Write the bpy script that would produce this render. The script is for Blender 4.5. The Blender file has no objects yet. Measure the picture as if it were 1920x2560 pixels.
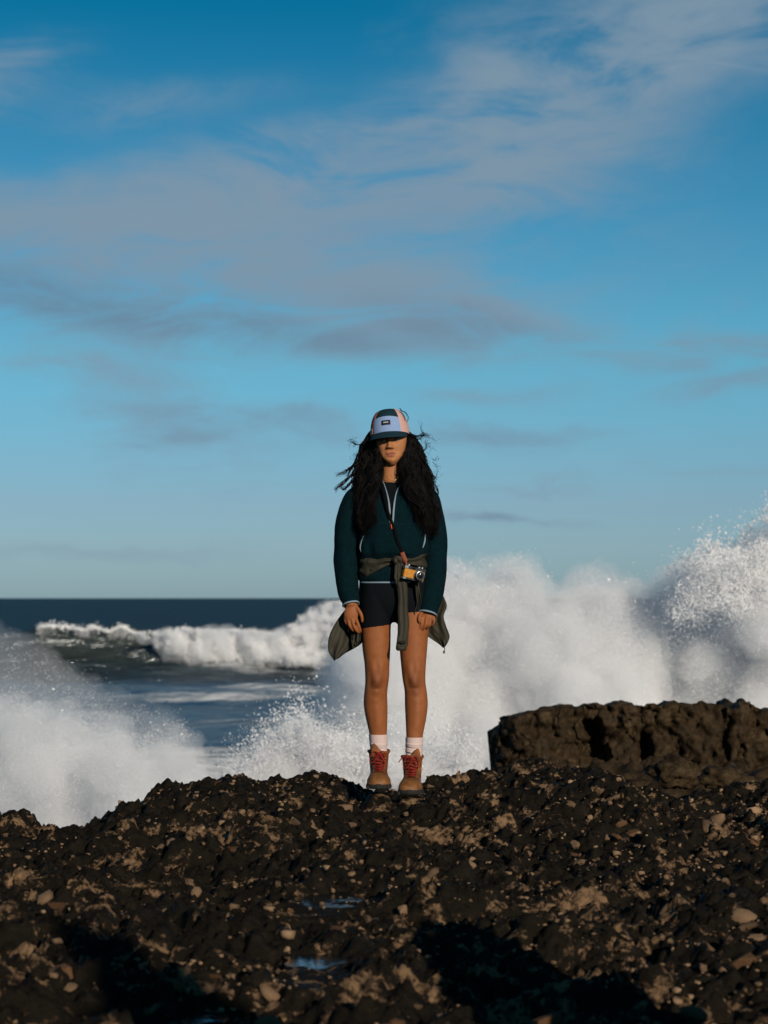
import bpy, bmesh, math, random
import numpy as np
from mathutils import Vector, Matrix

random.seed(7)
rng = np.random.default_rng(7)
scene = bpy.context.scene
COL = scene.collection
R = math.radians

# ---------------------------------------------------------------- camera
# world: Y away from the camera, z = 0 at the woman's feet, metres.
CAM_Z = 0.87
F = 5430.0                 # focal length in photo pixels (1920 x 2560 frame)
U0, V0 = 960.0, 1495.0     # principal column and horizon row
cam_d = bpy.data.cameras.new('camera')
cam = bpy.data.objects.new('camera', cam_d)
COL.objects.link(cam)
cam.location = (0, 0, CAM_Z)
cam.rotation_euler = (R(90), 0, 0)
cam_d.sensor_fit = 'VERTICAL'
cam_d.sensor_height = 36.0
cam_d.sensor_width = 27.0
cam_d.lens = F / 2560.0 * 36.0
cam_d.shift_y = (V0 - 1280.0) / 2560.0
cam_d.clip_start = 0.1
cam_d.clip_end = 60000
cam_d.dof.use_dof = True
cam_d.dof.focus_distance = 9.9
cam_d.dof.aperture_fstop = 4.5
scene.camera = cam

# ---------------------------------------------------------------- light
SUN_EL, SUN_AZ = R(18), R(22)      # low sun behind the camera, off to the right
sun_dir = Vector((math.sin(SUN_AZ) * math.cos(SUN_EL), -math.cos(SUN_AZ) * math.cos(SUN_EL), math.sin(SUN_EL)))
sun_d = bpy.data.lights.new('sun', 'SUN')
sun_d.energy = 4.4
sun_d.angle = R(0.5)
sun_d.color = (1.0, 0.87, 0.71)
sun = bpy.data.objects.new('sun', sun_d)
COL.objects.link(sun)
sun.rotation_euler = (-sun_dir).to_track_quat('-Z', 'Y').to_euler()
sun.location = (20, -40, 30)

world = bpy.data.worlds.new('World')
scene.world = world
world.use_nodes = True


class N:
    """tiny node-expression helper"""
    def __init__(s, tree):
        s.t = tree

    def new(s, typ, **kw):
        n = s.t.nodes.new(typ)
        for k, v in kw.items():
            setattr(n, k, v)
        return n

    def put(s, sock, v):
        if isinstance(v, bpy.types.NodeSocket):
            s.t.links.new(v, sock)
        elif v is not None:
            sock.default_value = v

    def m(s, op, a, b=None, c=None, clamp=False):
        n = s.new('ShaderNodeMath', operation=op, use_clamp=clamp)
        s.put(n.inputs[0], a); s.put(n.inputs[1], b); s.put(n.inputs[2], c)
        return n.outputs[0]

    def mix(s, f, a, b, mode='MIX'):
        n = s.new('ShaderNodeMix', data_type='RGBA', blend_type=mode)
        s.put(n.inputs[0], f); s.put(n.inputs[6], a); s.put(n.inputs[7], b)
        return n.outputs[2]

    def ramp(s, f, stops, interp='LINEAR'):
        n = s.new('ShaderNodeValToRGB')
        n.color_ramp.interpolation = interp
        el = n.color_ramp.elements
        while len(el) < len(stops):
            el.new(0.5)
        for e, (p, c) in zip(el, stops):
            e.position = p
            e.color = c if len(c) == 4 else (*c, 1)
        s.put(n.inputs[0], f)
        return n.outputs[0]

    def maprange(s, v, a, b, c=0.0, d=1.0, smooth=True):
        n = s.new('ShaderNodeMapRange')
        n.interpolation_type = 'SMOOTHSTEP' if smooth else 'LINEAR'
        s.put(n.inputs[0], v)
        for i, x in enumerate((a, b, c, d)):
            n.inputs[i + 1].default_value = x
        return n.outputs[0]

    def noise(s, vec, scale, detail=4, rough=0.55, dist=0.0, lac=2.0, out=0):
        n = s.new('ShaderNodeTexNoise')
        s.put(n.inputs['Vector'], vec)
        n.inputs['Scale'].default_value = scale
        n.inputs['Detail'].default_value = detail
        n.inputs['Roughness'].default_value = rough
        n.inputs['Distortion'].default_value = dist
        n.inputs['Lacunarity'].default_value = lac
        return n.outputs[out]

    def comb(s, x, y, z=0.0):
        n = s.new('ShaderNodeCombineXYZ')
        s.put(n.inputs[0], x); s.put(n.inputs[1], y); s.put(n.inputs[2], z)
        return n.outputs[0]


def build_world():
    t = world.node_tree
    t.nodes.clear()
    n = N(t)
    out = n.new('ShaderNodeOutputWorld')
    bg = n.new('ShaderNodeBackground')
    sky = n.new('ShaderNodeTexSky', sky_type='NISHITA', sun_disc=False)
    sky.sun_elevation = SUN_EL
    sky.sun_rotation = math.pi - SUN_AZ
    sky.altitude = 0
    sky.air_density = 1.0
    sky.dust_density = 0.35
    sky.ozone_density = 2.5
    K = 0.10
    bg.inputs[1].default_value = K
    # the photograph's blue leans to teal and deepens quickly with height
    tc = n.new('ShaderNodeTexCoord')
    sep = n.new('ShaderNodeSeparateXYZ')
    t.links.new(tc.outputs['Generated'], sep.inputs[0])
    x, y, z = sep.outputs
    az = n.m('MULTIPLY', n.m('ARCTAN2', x, y), 5.43)
    el = n.m('MULTIPLY', n.m('ARCSINE', z), 5.43)
    filt = n.ramp(n.maprange(el, 0.0, 4.0, 0, 1, False), SKY_FILTER)
    base = n.mix(1.0, sky.outputs[0], filt, 'MULTIPLY')
    # warp the coordinates a little so that the cloud edges are ragged
    p0 = n.comb(az, n.m('MULTIPLY', el, 1.7))
    w = n.noise(p0, 1.3, 5, 0.6, out=1)
    ws = n.new('ShaderNodeSeparateXYZ'); t.links.new(w, ws.inputs[0])
    a2 = n.m('ADD', az, n.m('MULTIPLY', n.m('SUBTRACT', ws.outputs[0], 0.5), 0.65))
    e2 = n.m('ADD', el, n.m('MULTIPLY', n.m('SUBTRACT', ws.outputs[1], 0.5), 0.32))

    def lobe(u, v, ru, rv, deg, wt, A=a2, E=e2):
        c, s_ = math.cos(R(deg)), math.sin(R(deg))
        dx = n.m('SUBTRACT', A, (u - U0) / 1000)
        dy = n.m('SUBTRACT', E, (V0 - v) / 1000)
        p = n.m('MULTIPLY', n.m('MULTIPLY_ADD', dx, c, n.m('MULTIPLY', dy, s_)), 1000 / ru)
        q = n.m('MULTIPLY', n.m('MULTIPLY_ADD', dy, c, n.m('MULTIPLY', dx, -s_)), 1000 / rv)
        r2 = n.m('MULTIPLY_ADD', p, p, n.m('MULTIPLY', q, q))
        return n.m('MULTIPLY', n.m('EXPONENT', n.m('MULTIPLY', r2, -1.0)), wt)

    total = None
    for L in CLOUDS:
        g = lobe(*L)
        total = g if total is None else n.m('ADD', total, g)
    # cloud fibre: stretched fractal noise everywhere on the dome
    fib = n.noise(n.comb(n.m('MULTIPLY_ADD', el, -0.55, az), n.m('MULTIPLY', el, 3.4)), 1.9, 9, 0.66, 0.7)
    soft = n.noise(n.comb(az, n.m('MULTIPLY', el, 2.2), 3.7), 1.1, 5, 0.55)
    free = n.m('MULTIPLY', n.maprange(soft, 0.52, 0.74), 0.35)
    dens = n.m('MULTIPLY', n.m('ADD', total, free), n.maprange(fib, 0.32, 0.66, 0.12, 1.35))
    # thin streaks low over the horizon
    st = n.noise(n.comb(n.m('MULTIPLY', az, 0.9), n.m('MULTIPLY', el, 9.0), 9.1), 1.5, 5, 0.5, 0.3)
    lowm = n.m('MULTIPLY', n.maprange(el, 0.12, 0.35), n.maprange(el, 0.9, 0.6))
    dens = n.m('ADD', dens, n.m('MULTIPLY', n.m('MULTIPLY', n.maprange(st, 0.58, 0.74), lowm), 0.30))
    up = n.maprange(el, -0.05, 0.12)
    trail = lobe(1790, 198, 170, 4, -11, .22, az, el)
    dens = n.m('ADD', dens, trail)
    dens = n.m('SUBTRACT', 1.0, n.m('EXPONENT', n.m('MULTIPLY', dens, -1.8)))
    dens = n.m('MULTIPLY', dens, up)
    # underside shading colour: thicker, lower parts of the clouds are greyer and bluer
    dk = None
    for L in CLOUD_DARK:
        g = lobe(*L)
        dk = g if dk is None else n.m('ADD', dk, g)
    dk = n.m('MULTIPLY', n.m('MINIMUM', dk, 1.0), n.maprange(fib, 0.3, 0.6, 0.5, 1.0))
    ccol = n.mix(dk, CLOUD_LIT, CLOUD_SHADE)
    col = n.mix(dens, base, ccol)
    t.links.new(col, bg.inputs[0])
    t.links.new(bg.outputs[0], out.inputs[0])


# colour filter by height above the horizon (0 .. 4000 photo pixels), held constant above
SKY_FILTER = [(0.0, (0.37, 0.57, 0.95)), (0.06, (0.36, 0.53, 0.80)), (0.15, (0.29, 0.66, 0.80)), (0.36, (0.014, 0.43, 0.56)), (0.8, (0.010, 0.32, 0.42))]
CLOUD_LIT = (2.10, 3.02, 3.90, 1)
CLOUD_SHADE = (1.40, 2.20, 3.10, 1)
#          u     v    ru   rv  deg  weight      (directions given as photo pixels)
CLOUDS = [(1830, 40, 360, 120, 20, .85), (1500, 190, 360, 150, 26, .80), (1180, 360, 360, 160, 22, .70),
          (820, 470, 360, 95, 10, .75), (420, 545, 400, 110, 4, .9), (40, 560, 340, 100, -6, .80),
          (560, 680, 430, 95, -9, .95), (950, 730, 360, 80, -12, .95), (1200, 775, 200, 55, -14, .55),
          (420, 830, 420, 60, -4, .60), (850, 850, 330, 55, -3, .50), (20, 760, 200, 70, 0, .6),
          (60, 220, 110, 60, 25, .5), (400, 260, 230, 60, 5, .28), (1720, 900, 330, 34, -5, .5),
          (130, 950, 280, 30, -3, .35), (1250, 1010, 260, 30, 2, .35), (1820, 990, 200, 28, 6, .4),
          (640, 1070, 330, 22, -3, .38), (470, 1130, 110, 18, 8, .38), (1240, 1110, 240, 24, 0, .42),
          (1230, 1285, 150, 12, 0, .55), (1330, 1200, 130, 10, 4, .3), (330, 1380, 330, 22, 0, .25),
          (1250, 560, 420, 120, -10, .25), (1500, 420, 300, 110, 10, .18)]
CLOUD_DARK = [(420, 820, 430, 75, -4, .75), (850, 850, 330, 60, -3, .42), (20, 770, 230, 80, 0, .9),
              (1150, 800, 250, 40, -12, .5), (640, 1070, 400, 40, -3, .35), (470, 1130, 160, 40, 8, .4),
              (1240, 1110, 300, 50, 0, .5), (1230, 1285, 200, 30, 0, .8), (1740, 940, 330, 90, 0, .35)]
build_world()
try:
    world.cycles.sampling_method = 'MANUAL'
    world.cycles.sample_map_resolution = 1024
except Exception:
    pass

scene.view_settings.view_transform = 'Standard'
scene.view_settings.look = 'None'
scene.view_settings.gamma = 1.0
scene.view_settings.use_curve_mapping = False
scene.view_settings.exposure = 0.0
scene.render.engine = 'CYCLES'
cy = scene.cycles
cy.use_denoising = True
cy.max_bounces = 8
cy.diffuse_bounces = 5
cy.glossy_bounces = 3
cy.transmission_bounces = 4
cy.transparent_max_bounces = 8
cy.volume_bounces = 6
cy.max_bounces = 12
cy.caustics_reflective = False
cy.caustics_refractive = False
cy.sample_clamp_indirect = 6.0


# ---------------------------------------------------------------- helpers
def W(u, v, dy=0.0, base=10.0):
    """photo pixel -> world point at distance base + dy"""
    Y = base + dy
    return np.array(((u - U0) / F * Y, Y, CAM_Z - (v - V0) / F * Y))


def _hash(ix, iy, iz, seed):
    h = (ix.astype(np.int64) * 374761393 + iy.astype(np.int64) * 668265263 + iz.astype(np.int64) * 2147483647 + seed * 974634777) & 0xffffffff
    h = ((h ^ (h >> 13)) * 1274126177) & 0xffffffff
    h = ((h ^ (h >> 16)) * 2246822519) & 0xffffffff
    h = h ^ (h >> 15)
    return (h & 0xffffff) / float(0xffffff)


def vnoise(x, y, z=None, seed=0):
    if z is None:
        z = np.zeros_like(x)
    ix, iy, iz = np.floor(x), np.floor(y), np.floor(z)
    fx, fy, fz = x - ix, y - iy, z - iz
    fx, fy, fz = [f * f * f * (f * (f * 6 - 15) + 10) for f in (fx, fy, fz)]
    ix, iy, iz = ix.astype(np.int64), iy.astype(np.int64), iz.astype(np.int64)
    r = 0
    for a in (0, 1):
        for b in (0, 1):
            for c in (0, 1):
                r = r + _hash(ix + a, iy + b, iz + c, seed) * (fx if a else 1 - fx) * (fy if b else 1 - fy) * (fz if c else 1 - fz)
    return r * 2 - 1


def fbm(x, y, z=None, oct=4, seed=0, gain=0.5):
    r, a = 0, 1.0
    for o in range(oct):
        r = r + a * vnoise(x, y, z, seed + o * 17)
        x, y = x * 2.03 + 11.3, y * 2.03 - 7.1
        if z is not None:
            z = z * 2.03 + 3.3
        a *= gain
    return r


def worley(x, y, seed=0):
    """distance to nearest and second-nearest cell point, id of nearest"""
    ix, iy = np.floor(x), np.floor(y)
    d1 = np.full(x.shape, 9.0); d2 = np.full(x.shape, 9.0); idn = np.zeros(x.shape)
    for a in (-1, 0, 1):
        for b in (-1, 0, 1):
            cx, cy_ = ix + a, iy + b
            z0 = np.zeros_like(cx)
            px = cx + _hash(cx, cy_, z0, seed); py = cy_ + _hash(cx, cy_, z0, seed + 5)
            d = np.hypot(px - x, py - y)
            hid = _hash(cx, cy_, z0, seed + 9)
            near = d < d1
            d2 = np.where(near, d1, np.minimum(d2, d))
            idn = np.where(near, hid, idn)
            d1 = np.where(near, d, d1)
    return d1, d2, idn


def sstep(a, b, x):
    t = np.clip((x - a) / (b - a), 0, 1)
    return t * t * (3 - 2 * t)


def tag(o, label=None, cat=None, group=None, kind=None):
    if label: o['label'] = label
    if cat: o['category'] = cat
    if group: o['group'] = group
    if kind: o['kind'] = kind
    return o


def make(name, V, Fc, mat, parent=None, org=None, smooth=True):
    me = bpy.data.meshes.new(name)
    V = np.asarray(V, float)
    if org is not None:
        V = V - np.asarray(org)
    if isinstance(Fc, np.ndarray):
        n, k = Fc.shape
        me.vertices.add(len(V)); me.vertices.foreach_set('co', V.astype(np.float32).ravel())
        me.loops.add(n * k); me.loops.foreach_set('vertex_index', Fc.astype(np.int32).ravel())
        me.polygons.add(n); me.polygons.foreach_set('loop_start', np.arange(0, n * k, k, dtype=np.int32))
        me.update(calc_edges=True)
    else:
        me.from_pydata(V.tolist(), [], Fc)
        me.validate()
    if smooth:
        me.polygons.foreach_set('use_smooth', np.ones(len(me.polygons), bool))
    if mat:
        me.materials.append(mat)
    o = bpy.data.objects.new(name, me)
    COL.objects.link(o)
    if parent:
        o.parent = parent
    elif org is not None:
        o.location = org
    return o


def grid_mesh(P):
    """P: (rows, cols, 3) -> verts, quad faces"""
    r, c = P.shape[:2]
    i = np.arange(r * c).reshape(r, c)
    f = np.stack((i[:-1, :-1], i[:-1, 1:], i[1:, 1:], i[1:, :-1]), -1).reshape(-1, 4)
    return P.reshape(-1, 3), f


class MB:
    """collects shapes into one mesh"""
    def __init__(s):
        s.v, s.f, s.n = [], [], 0

    def add(s, V, Fc):
        V = np.asarray(V, float)
        s.v.append(V)
        s.f += [tuple(int(k) + s.n for k in q) for q in Fc]
        s.n += len(V)
        return s

    def loft(s, rings, cap=True, closed=True):
        rings = np.asarray(rings, float)
        r, c = rings.shape[:2]
        i = np.arange(r * c).reshape(r, c)
        f = []
        for a in range(r - 1):
            for b in range(c if closed else c - 1):
                b2 = (b + 1) % c
                f.append((i[a, b], i[a, b2], i[a + 1, b2], i[a + 1, b]))
        if cap:
            f.append(tuple(i[0][::-1])); f.append(tuple(i[-1]))
        return s.add(rings.reshape(-1, 3), f)

    def tube(s, path, rad, n=8, cap=True, flat=1.0, up=(0, 1, 0)):
        return s.loft(tube_rings(path, rad, n, flat, up), cap)

    def ball(s, c, r, nu=14, nv=9, rot=None):
        r = np.broadcast_to(np.asarray(r, float), (3,))
        th = np.linspace(0.05, math.pi - 0.05, nv)
        ph = np.linspace(0, 2 * math.pi, nu, endpoint=False)
        P = np.stack((np.sin(th)[:, None] * np.cos(ph), np.sin(th)[:, None] * np.sin(ph), np.cos(th)[:, None] * np.ones(nu)), -1) * r
        if rot is not None:
            P = P @ np.asarray(rot).T
        return s.loft(P + np.asarray(c), True)

    def box(s, c, h, rot=None, bev=0.0):
        h = np.asarray(h, float)
        if bev <= 0:
            P = np.array([(x, y, z) for x in (-1, 1) for y in (-1, 1) for z in (-1, 1)], float) * h
            Fq = [(0, 1, 3, 2), (4, 6, 7, 5), (0, 4, 5, 1), (2, 3, 7, 6), (0, 2, 6, 4), (1, 5, 7, 3)]
            if rot is not None: P = P @ np.asarray(rot).T
            return s.add(P + np.asarray(c), Fq)
        # rounded in the x-z outline, stacked along y with a small edge bevel
        n = 6
        out = []
        for sx, sz, a0 in ((1, 1, 0), (-1, 1, 90), (-1, -1, 180), (1, -1, 270)):
            for k in range(n + 1):
                a = R(a0 + 90 * k / n)
                out.append((sx * (h[0] - bev) + bev * math.cos(a), sz * (h[2] - bev) + bev * math.sin(a)))
        out = np.array(out)
        e = min(bev, h[1]) * 0.3
        rings = []
        for yy, ins in ((-h[1], e), (-h[1] + e, 0), (h[1] - e, 0), (h[1], e)):
            k = 1 - ins / h[[0, 2]]
            rings.append(np.stack((out[:, 0] * k[0], np.full(len(out), yy), out[:, 1] * k[1]), -1))
        P = np.array(rings)
        if rot is not None: P = P @ np.asarray(rot).T
        return s.loft(P + np.asarray(c), True)

    def build(s, name, mat, parent=None, org=None, smooth=True):
        return make(name, np.concatenate(s.v), s.f, mat, parent, org, smooth)


def catmull(P, n):
    P = np.asarray(P, float)
    Q = np.vstack((2 * P[0] - P[1], P, 2 * P[-1] - P[-2]))
    m = len(P) - 1
    t = np.linspace(0, m, n)
    i = np.minimum(t.astype(int), m - 1)
    f = (t - i)[:, None]
    a, b, c, d = Q[i], Q[i + 1], Q[i + 2], Q[i + 3]
    return 0.5 * ((2 * b) + (c - a) * f + (2 * a - 5 * b + 4 * c - d) * f ** 2 + (-a + 3 * b - 3 * c + d) * f ** 3)


def tube_rings(path, rad, n=8, flat=1.0, up=(0, 1, 0)):
    P = np.asarray(path, float)
    rad = np.broadcast_to(np.asarray(rad, float), (len(P),))
    T = np.gradient(P, axis=0)
    T /= np.linalg.norm(T, axis=1)[:, None] + 1e-9
    up = np.asarray(up, float)
    rings = []
    a = np.linspace(0, 2 * math.pi, n, endpoint=False)
    prev = None
    for p, t, r in zip(P, T, rad):
        if prev is None:
            s_ = np.cross(t, up)
            if np.linalg.norm(s_) < 0.1:
                s_ = np.cross(t, (1, 0.2, 0.1))
        else:
            s_ = prev - t * np.dot(prev, t)
        s_ /= np.linalg.norm(s_)
        prev = s_
        w_ = np.cross(s_, t)
        rings.append(p + r * (np.cos(a)[:, None] * s_ + np.sin(a)[:, None] * w_ * flat))
    return np.array(rings)


def ell(c, rx, ry, n=32, p=2.0, th0=0.0):
    a = np.linspace(0, 2 * math.pi, n, endpoint=False) + th0
    ca, sa = np.cos(a), np.sin(a)
    e = 2.0 / p
    return np.stack((c[0] + rx * np.sign(ca) * np.abs(ca) ** e, c[1] + ry * np.sign(sa) * np.abs(sa) ** e, np.full(n, c[2])), -1)


# ---------------------------------------------------------------- materials
def mat(name, col, rough=0.8, spec=0.3, bump=None, var=None, metal=0.0, sheen=0.0, rand=0.0, trans=0.0):
    """bump = (scale, strength, detail); var = (scale, dark factor, light factor)"""
    m = bpy.data.materials.new(name)
    m.use_nodes = True
    t = m.node_tree
    n = N(t)
    b = t.nodes['Principled BSDF']
    b.inputs['Roughness'].default_value = rough
    b.inputs['Specular IOR Level'].default_value = spec
    b.inputs['Metallic'].default_value = metal
    b.inputs['Sheen Weight'].default_value = sheen
    if sheen:
        b.inputs['Sheen Tint'].default_value = (*col[:3], 1)
    tc = n.new('ShaderNodeTexCoord')
    c = (*col, 1)
    if var:
        f = n.noise(tc.outputs['Object'], var[0], 6, 0.6)
        lo = tuple(x * var[1] for x in col); hi = tuple(min(1, x * var[2]) for x in col)
        c = n.ramp(f, [(0.3, lo), (0.7, hi)])
    if rand:
        oi = n.new('ShaderNodeObjectInfo')
        k = n.m('MULTIPLY_ADD', oi.outputs['Random'], rand, 1 - rand / 2)
        c = n.mix(1.0, c, n.comb(k, k, k), 'MULTIPLY')
    n.put(b.inputs['Base Color'], c)
    if bump:
        bn = n.new('ShaderNodeBump')
        bn.inputs['Strength'].default_value = bump[1]
        bn.inputs['Distance'].default_value = 0.01
        n.put(bn.inputs['Height'], n.noise(tc.outputs['Object'], bump[0], bump[2] if len(bump) > 2 else 4, 0.6))
        t.links.new(bn.outputs[0], b.inputs['Normal'])
    return m


# ================================================================ THE PLACE
def rock_material(name, dark, pale, amount, warm=1.0, scale=1.0):
    m = bpy.data.materials.new(name)
    m.use_nodes = True
    t = m.node_tree
    n = N(t)
    b = t.nodes['Principled BSDF']
    tc = n.new('ShaderNodeTexCoord')
    P = tc.outputs['Object']
    big = n.noise(P, 1.6 * scale, 4, 0.6)
    mid = n.noise(P, 9 * scale, 5, 0.65, 0.6)
    fine = n.noise(P, 46 * scale, 5, 0.7)
    k = n.m('ADD', n.m('MULTIPLY', mid, 0.62), n.m('MULTIPLY_ADD', fine, 0.24, n.m('MULTIPLY', big, 0.28)))
    pm = n.maprange(k, amount, amount + 0.07)
    dk = n.ramp(n.noise(P, 22 * scale, 5, 0.7), [(0.25, tuple(x * 0.45 for x in dark)), (0.55, dark), (0.8, tuple(x * 1.9 for x in dark))])
    pl = n.ramp(n.noise(P, 30 * scale, 5, 0.7), [(0.25, tuple(x * 0.45 for x in pale)), (0.5, pale), (0.8, tuple(min(1, x * 1.35) for x in pale))])
    n.put(b.inputs['Base Color'], n.mix(pm, dk, pl))
    n.put(b.inputs['Roughness'], n.maprange(n.noise(P, 14 * scale, 3, 0.5), 0.4, 0.65, 0.5, 0.95))
    b.inputs['Specular IOR Level'].default_value = 0.10
    bn = n.new('ShaderNodeBump')
    bn.inputs['Strength'].default_value = 0.9
    bn.inputs['Distance'].default_value = 0.012
    n.put(bn.inputs['Height'], n.m('ADD', n.noise(P, 60 * scale, 6, 0.75), n.m('MULTIPLY', mid, 0.8)))
    t.links.new(bn.outputs[0], b.inputs['Normal'])
    return m


M_ROCK = rock_material('wet_conglomerate', (0.0094, 0.0071, 0.0042), (0.185, 0.114, 0.063), 0.603)
M_OUT = rock_material('brown_outcrop_rock', (0.030, 0.0195, 0.010), (0.052, 0.034, 0.0175), 0.56, scale=0.6)
M_STONE = mat('pale_stone', (0.235, 0.150, 0.088), 0.85, 0.1, bump=(55, 0.7, 5), var=(28, 0.25, 1.25), rand=0.9)
M_STONE2 = mat('rust_stone', (0.150, 0.080, 0.040), 0.85, 0.1, bump=(55, 0.7, 5), var=(28, 0.2, 1.3), rand=0.9)
M_PEBBLE = mat('pebble_stone', (0.135, 0.088, 0.052), 0.85, 0.12, bump=(60, 0.6, 4), var=(7, 0.08, 2.1))

# --- silhouette of the ledge, as photo pixels along its crest, 10.5 m away
CREST_Y = 10.55
CR = np.array([(-900, 2090), (-300, 2080), (0, 2066), (70, 2050), (110, 2075), (170, 2092), (250, 2066), (290, 2072), (345, 2082), (380, 2040), (450, 2010),
               (500, 2000), (530, 1975), (560, 1955), (600, 1948), (640, 1944), (700, 1944), (745, 1936), (780, 1944), (830, 1952), (900, 1966), (1000, 1968),
               (1060, 1950), (1110, 1932), (1160, 1925), (1230, 1915), (1300, 1908), (1400, 1896), (1460, 1900), (1520, 1925), (1590, 1962), (1680, 1985), (1760, 1970),
               (1850, 1958), (1920, 1955), (2300, 1960), (3000, 1980)], float)
# left third of the crest is given in the photo's own pixel columns
CR2 = np.array([(-900, 2090), (-200, 2075), (0, 2060), (55, 2062), (75, 2080), (115, 2085), (135, 2068), (170, 2070), (215, 2080), (232, 2050),
                (262, 2032), (320, 2025), (335, 2000), (362, 1985), (372, 1965), (420, 1952), (450, 1946), (480, 1952), (520, 1950), (560, 1945), (600, 1930),
                (640, 1938), (680, 1946), (720, 1952), (745, 1940), (790, 1937), (850, 1942), (880, 1955), (920, 1966), (1000, 1968), (1060, 1950), (1110, 1936),
                (1160, 1925), (1230, 1915), (1300, 1908), (1400, 1896), (1460, 1902), (1520, 1928), (1590, 1964), (1680, 1985), (1760, 1972), (1850, 1958), (1920, 1955),
                (2300, 1960), (3000, 1980)], float)
crest_x = (CR2[:, 0] - U0) / F * CREST_Y
crest_z = CAM_Z - (CR2[:, 1] - V0) / F * CREST_Y
FEET = [(-0.022, 9.95, 0.0), (0.118, 9.86, -0.022)]


def ground_base(x, y):
    zc = np.interp(x, crest_x, crest_z) - 0.028
    near = np.interp(y, [-40, -10, 0, 3.0, 4.6, 6.5, 8.0, 9.3, 10.5], [-0.6, -0.55, -0.50, -0.34, -0.22, -0.15, -0.10, -0.055, -0.03])
    near = near + 0.05 * fbm(x * 0.9, y * 0.9, oct=2, seed=3)
    w = sstep(8.2, 10.4, y)
    # the ledge falls off towards the lower left
    z = near * (1 - w) + zc * w
    # unseen humps and hollow added round and behind the lens to shade the ground
    for bx, by, sx, sy, h in SHADE_BUMPS:
        q = ((x - bx) / sx + 0.22 * fbm(x * 3.1, y * 3.1, oct=3, seed=8)) ** 2 + ((y - by) / sy + 0.22 * fbm(x * 3.1, y * 3.1, oct=3, seed=9)) ** 2
        z = z + h * np.exp(-q ** 1.7) * (1 + 0.10 * fbm(x * 6, y * 6, oct=3, seed=10))
    back = np.clip(y - 10.62 - 0.10 * fbm(x * 2.5, y * 0 + 1.0, oct=3, seed=21), 0, None)
    z = z - np.minimum(back * 1.5 + back ** 2 * 0.8, 5.0)
    return z


SHADE_BUMPS = [(2.0, -0.7, .55, .7, 2.85), (1.10, 4.08, .26, .40, .84), (0.95, 3.2, .3, .4, .62), (0.45, 3.1, .3, .3, .42), (-0.85, 5.12, .28, .34, -.20), (-0.60, 4.52, .17, .14, .19),
         (-1.6, 2.4, .5, .5, .5)]
POOLS = [(-0.171, 7.03, 0.112, 0.14), (-0.190, 6.12, 0.080, 0.105), (-0.466, 5.56, 0.05, 0.07)]


def pool_level(px, py):
    return float(ground_base(np.array([px]), np.array([py]))[0]) + (0.014 if py > 6.8 else -0.014)


def ground_detail(x, y):
    wx = x + 0.05 * fbm(x * 7, y * 7, oct=2, seed=31); wy = y + 0.05 * fbm(x * 7, y * 7, oct=2, seed=32)
    d1, d2, i1 = worley(wx * 3.2, wy * 3.2, 40)
    lump = np.clip(1 - d1 * 1.15, 0, 1) ** 0.8 * (0.35 + 0.65 * i1)
    e1, e2, i2 = worley(wx * 9, wy * 9, 50)
    cob = np.sqrt(np.clip(1 - (e1 * 1.1) ** 2, 0, 1)) * (0.2 + 0.8 * i2)
    g1, g2, i3 = worley(wx * 21, wy * 21, 60)
    peb = np.sqrt(np.clip(1 - (g1 * 1.1) ** 2, 0, 1)) * (0.1 + 0.9 * i3)
    r = 0.05 * fbm(x * 1.7, y * 1.7, oct=3, seed=70) + 0.055 * lump + 0.036 * cob + 0.021 * peb
    r = r + 0.026 * fbm(x * 14, y * 14, oct=4, seed=80, gain=0.62) + 0.014 * np.abs(fbm(x * 34, y * 34, oct=2, seed=81))
    r = r - 0.05 * np.clip(fbm(x * 3.3, y * 3.3, oct=3, seed=90) - 0.25, 0, 1)
    return r - 0.045


def ground_z(x, y):
    z = ground_base(x, y)
    d = ground_detail(x, y)
    amp = np.interp(y, [9.0, 10.5], [1.0, 0.85])
    z = z + d * amp
    for fx, fy, fz in FEET:
        k = np.exp(-(((x - fx) / 0.070) ** 4 + ((y - fy + 0.04) / 0.17) ** 4))
        z = z * (1 - k) + (fz - 0.010 + d * 0.22) * k
    for px, py, rx, ry in POOLS:
        lev = pool_level(px, py)
        k = np.exp(-(((x - px) / (rx * 1.15)) ** 2 + ((y - py) / ry) ** 2) ** 2)
        z = z * (1 - k) + (lev - 0.022 + d * 0.30) * k
        k = np.exp(-(((x - px) / (rx * 1.3)) ** 4 + ((y - py + 0.36) / 0.40) ** 4))
        z = z * (1 - k) + np.minimum(z, lev - 0.012 + d * 0.15) * k
    return z


def axis(dense0, dense1, step, lo, hi, grow=1.18):
    a = list(np.arange(dense0, dense1, step))
    s, v = step, dense0
    L = []
    while v > lo:
        s *= grow; v -= s; L.append(v)
    s, v = step, a[-1]
    H = []
    while v < hi:
        s *= grow; v += s; H.append(v)
    return np.array(L[::-1] + a + H)


gx = axis(-2.05, 2.05, 0.0095, -40, 40)
gy = axis(4.3, 10.95, 0.0105, -40, 16, 1.12)
GX, GY = np.meshgrid(gx, gy)
GZ = ground_z(GX, GY)
v_, f_ = grid_mesh(np.stack((GX, GY, GZ), -1))
ground = make('rocky_ground', v_, f_, M_ROCK)
tag(ground, 'dark wet conglomerate rock ledge the woman stands on', kind='structure')


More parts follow.
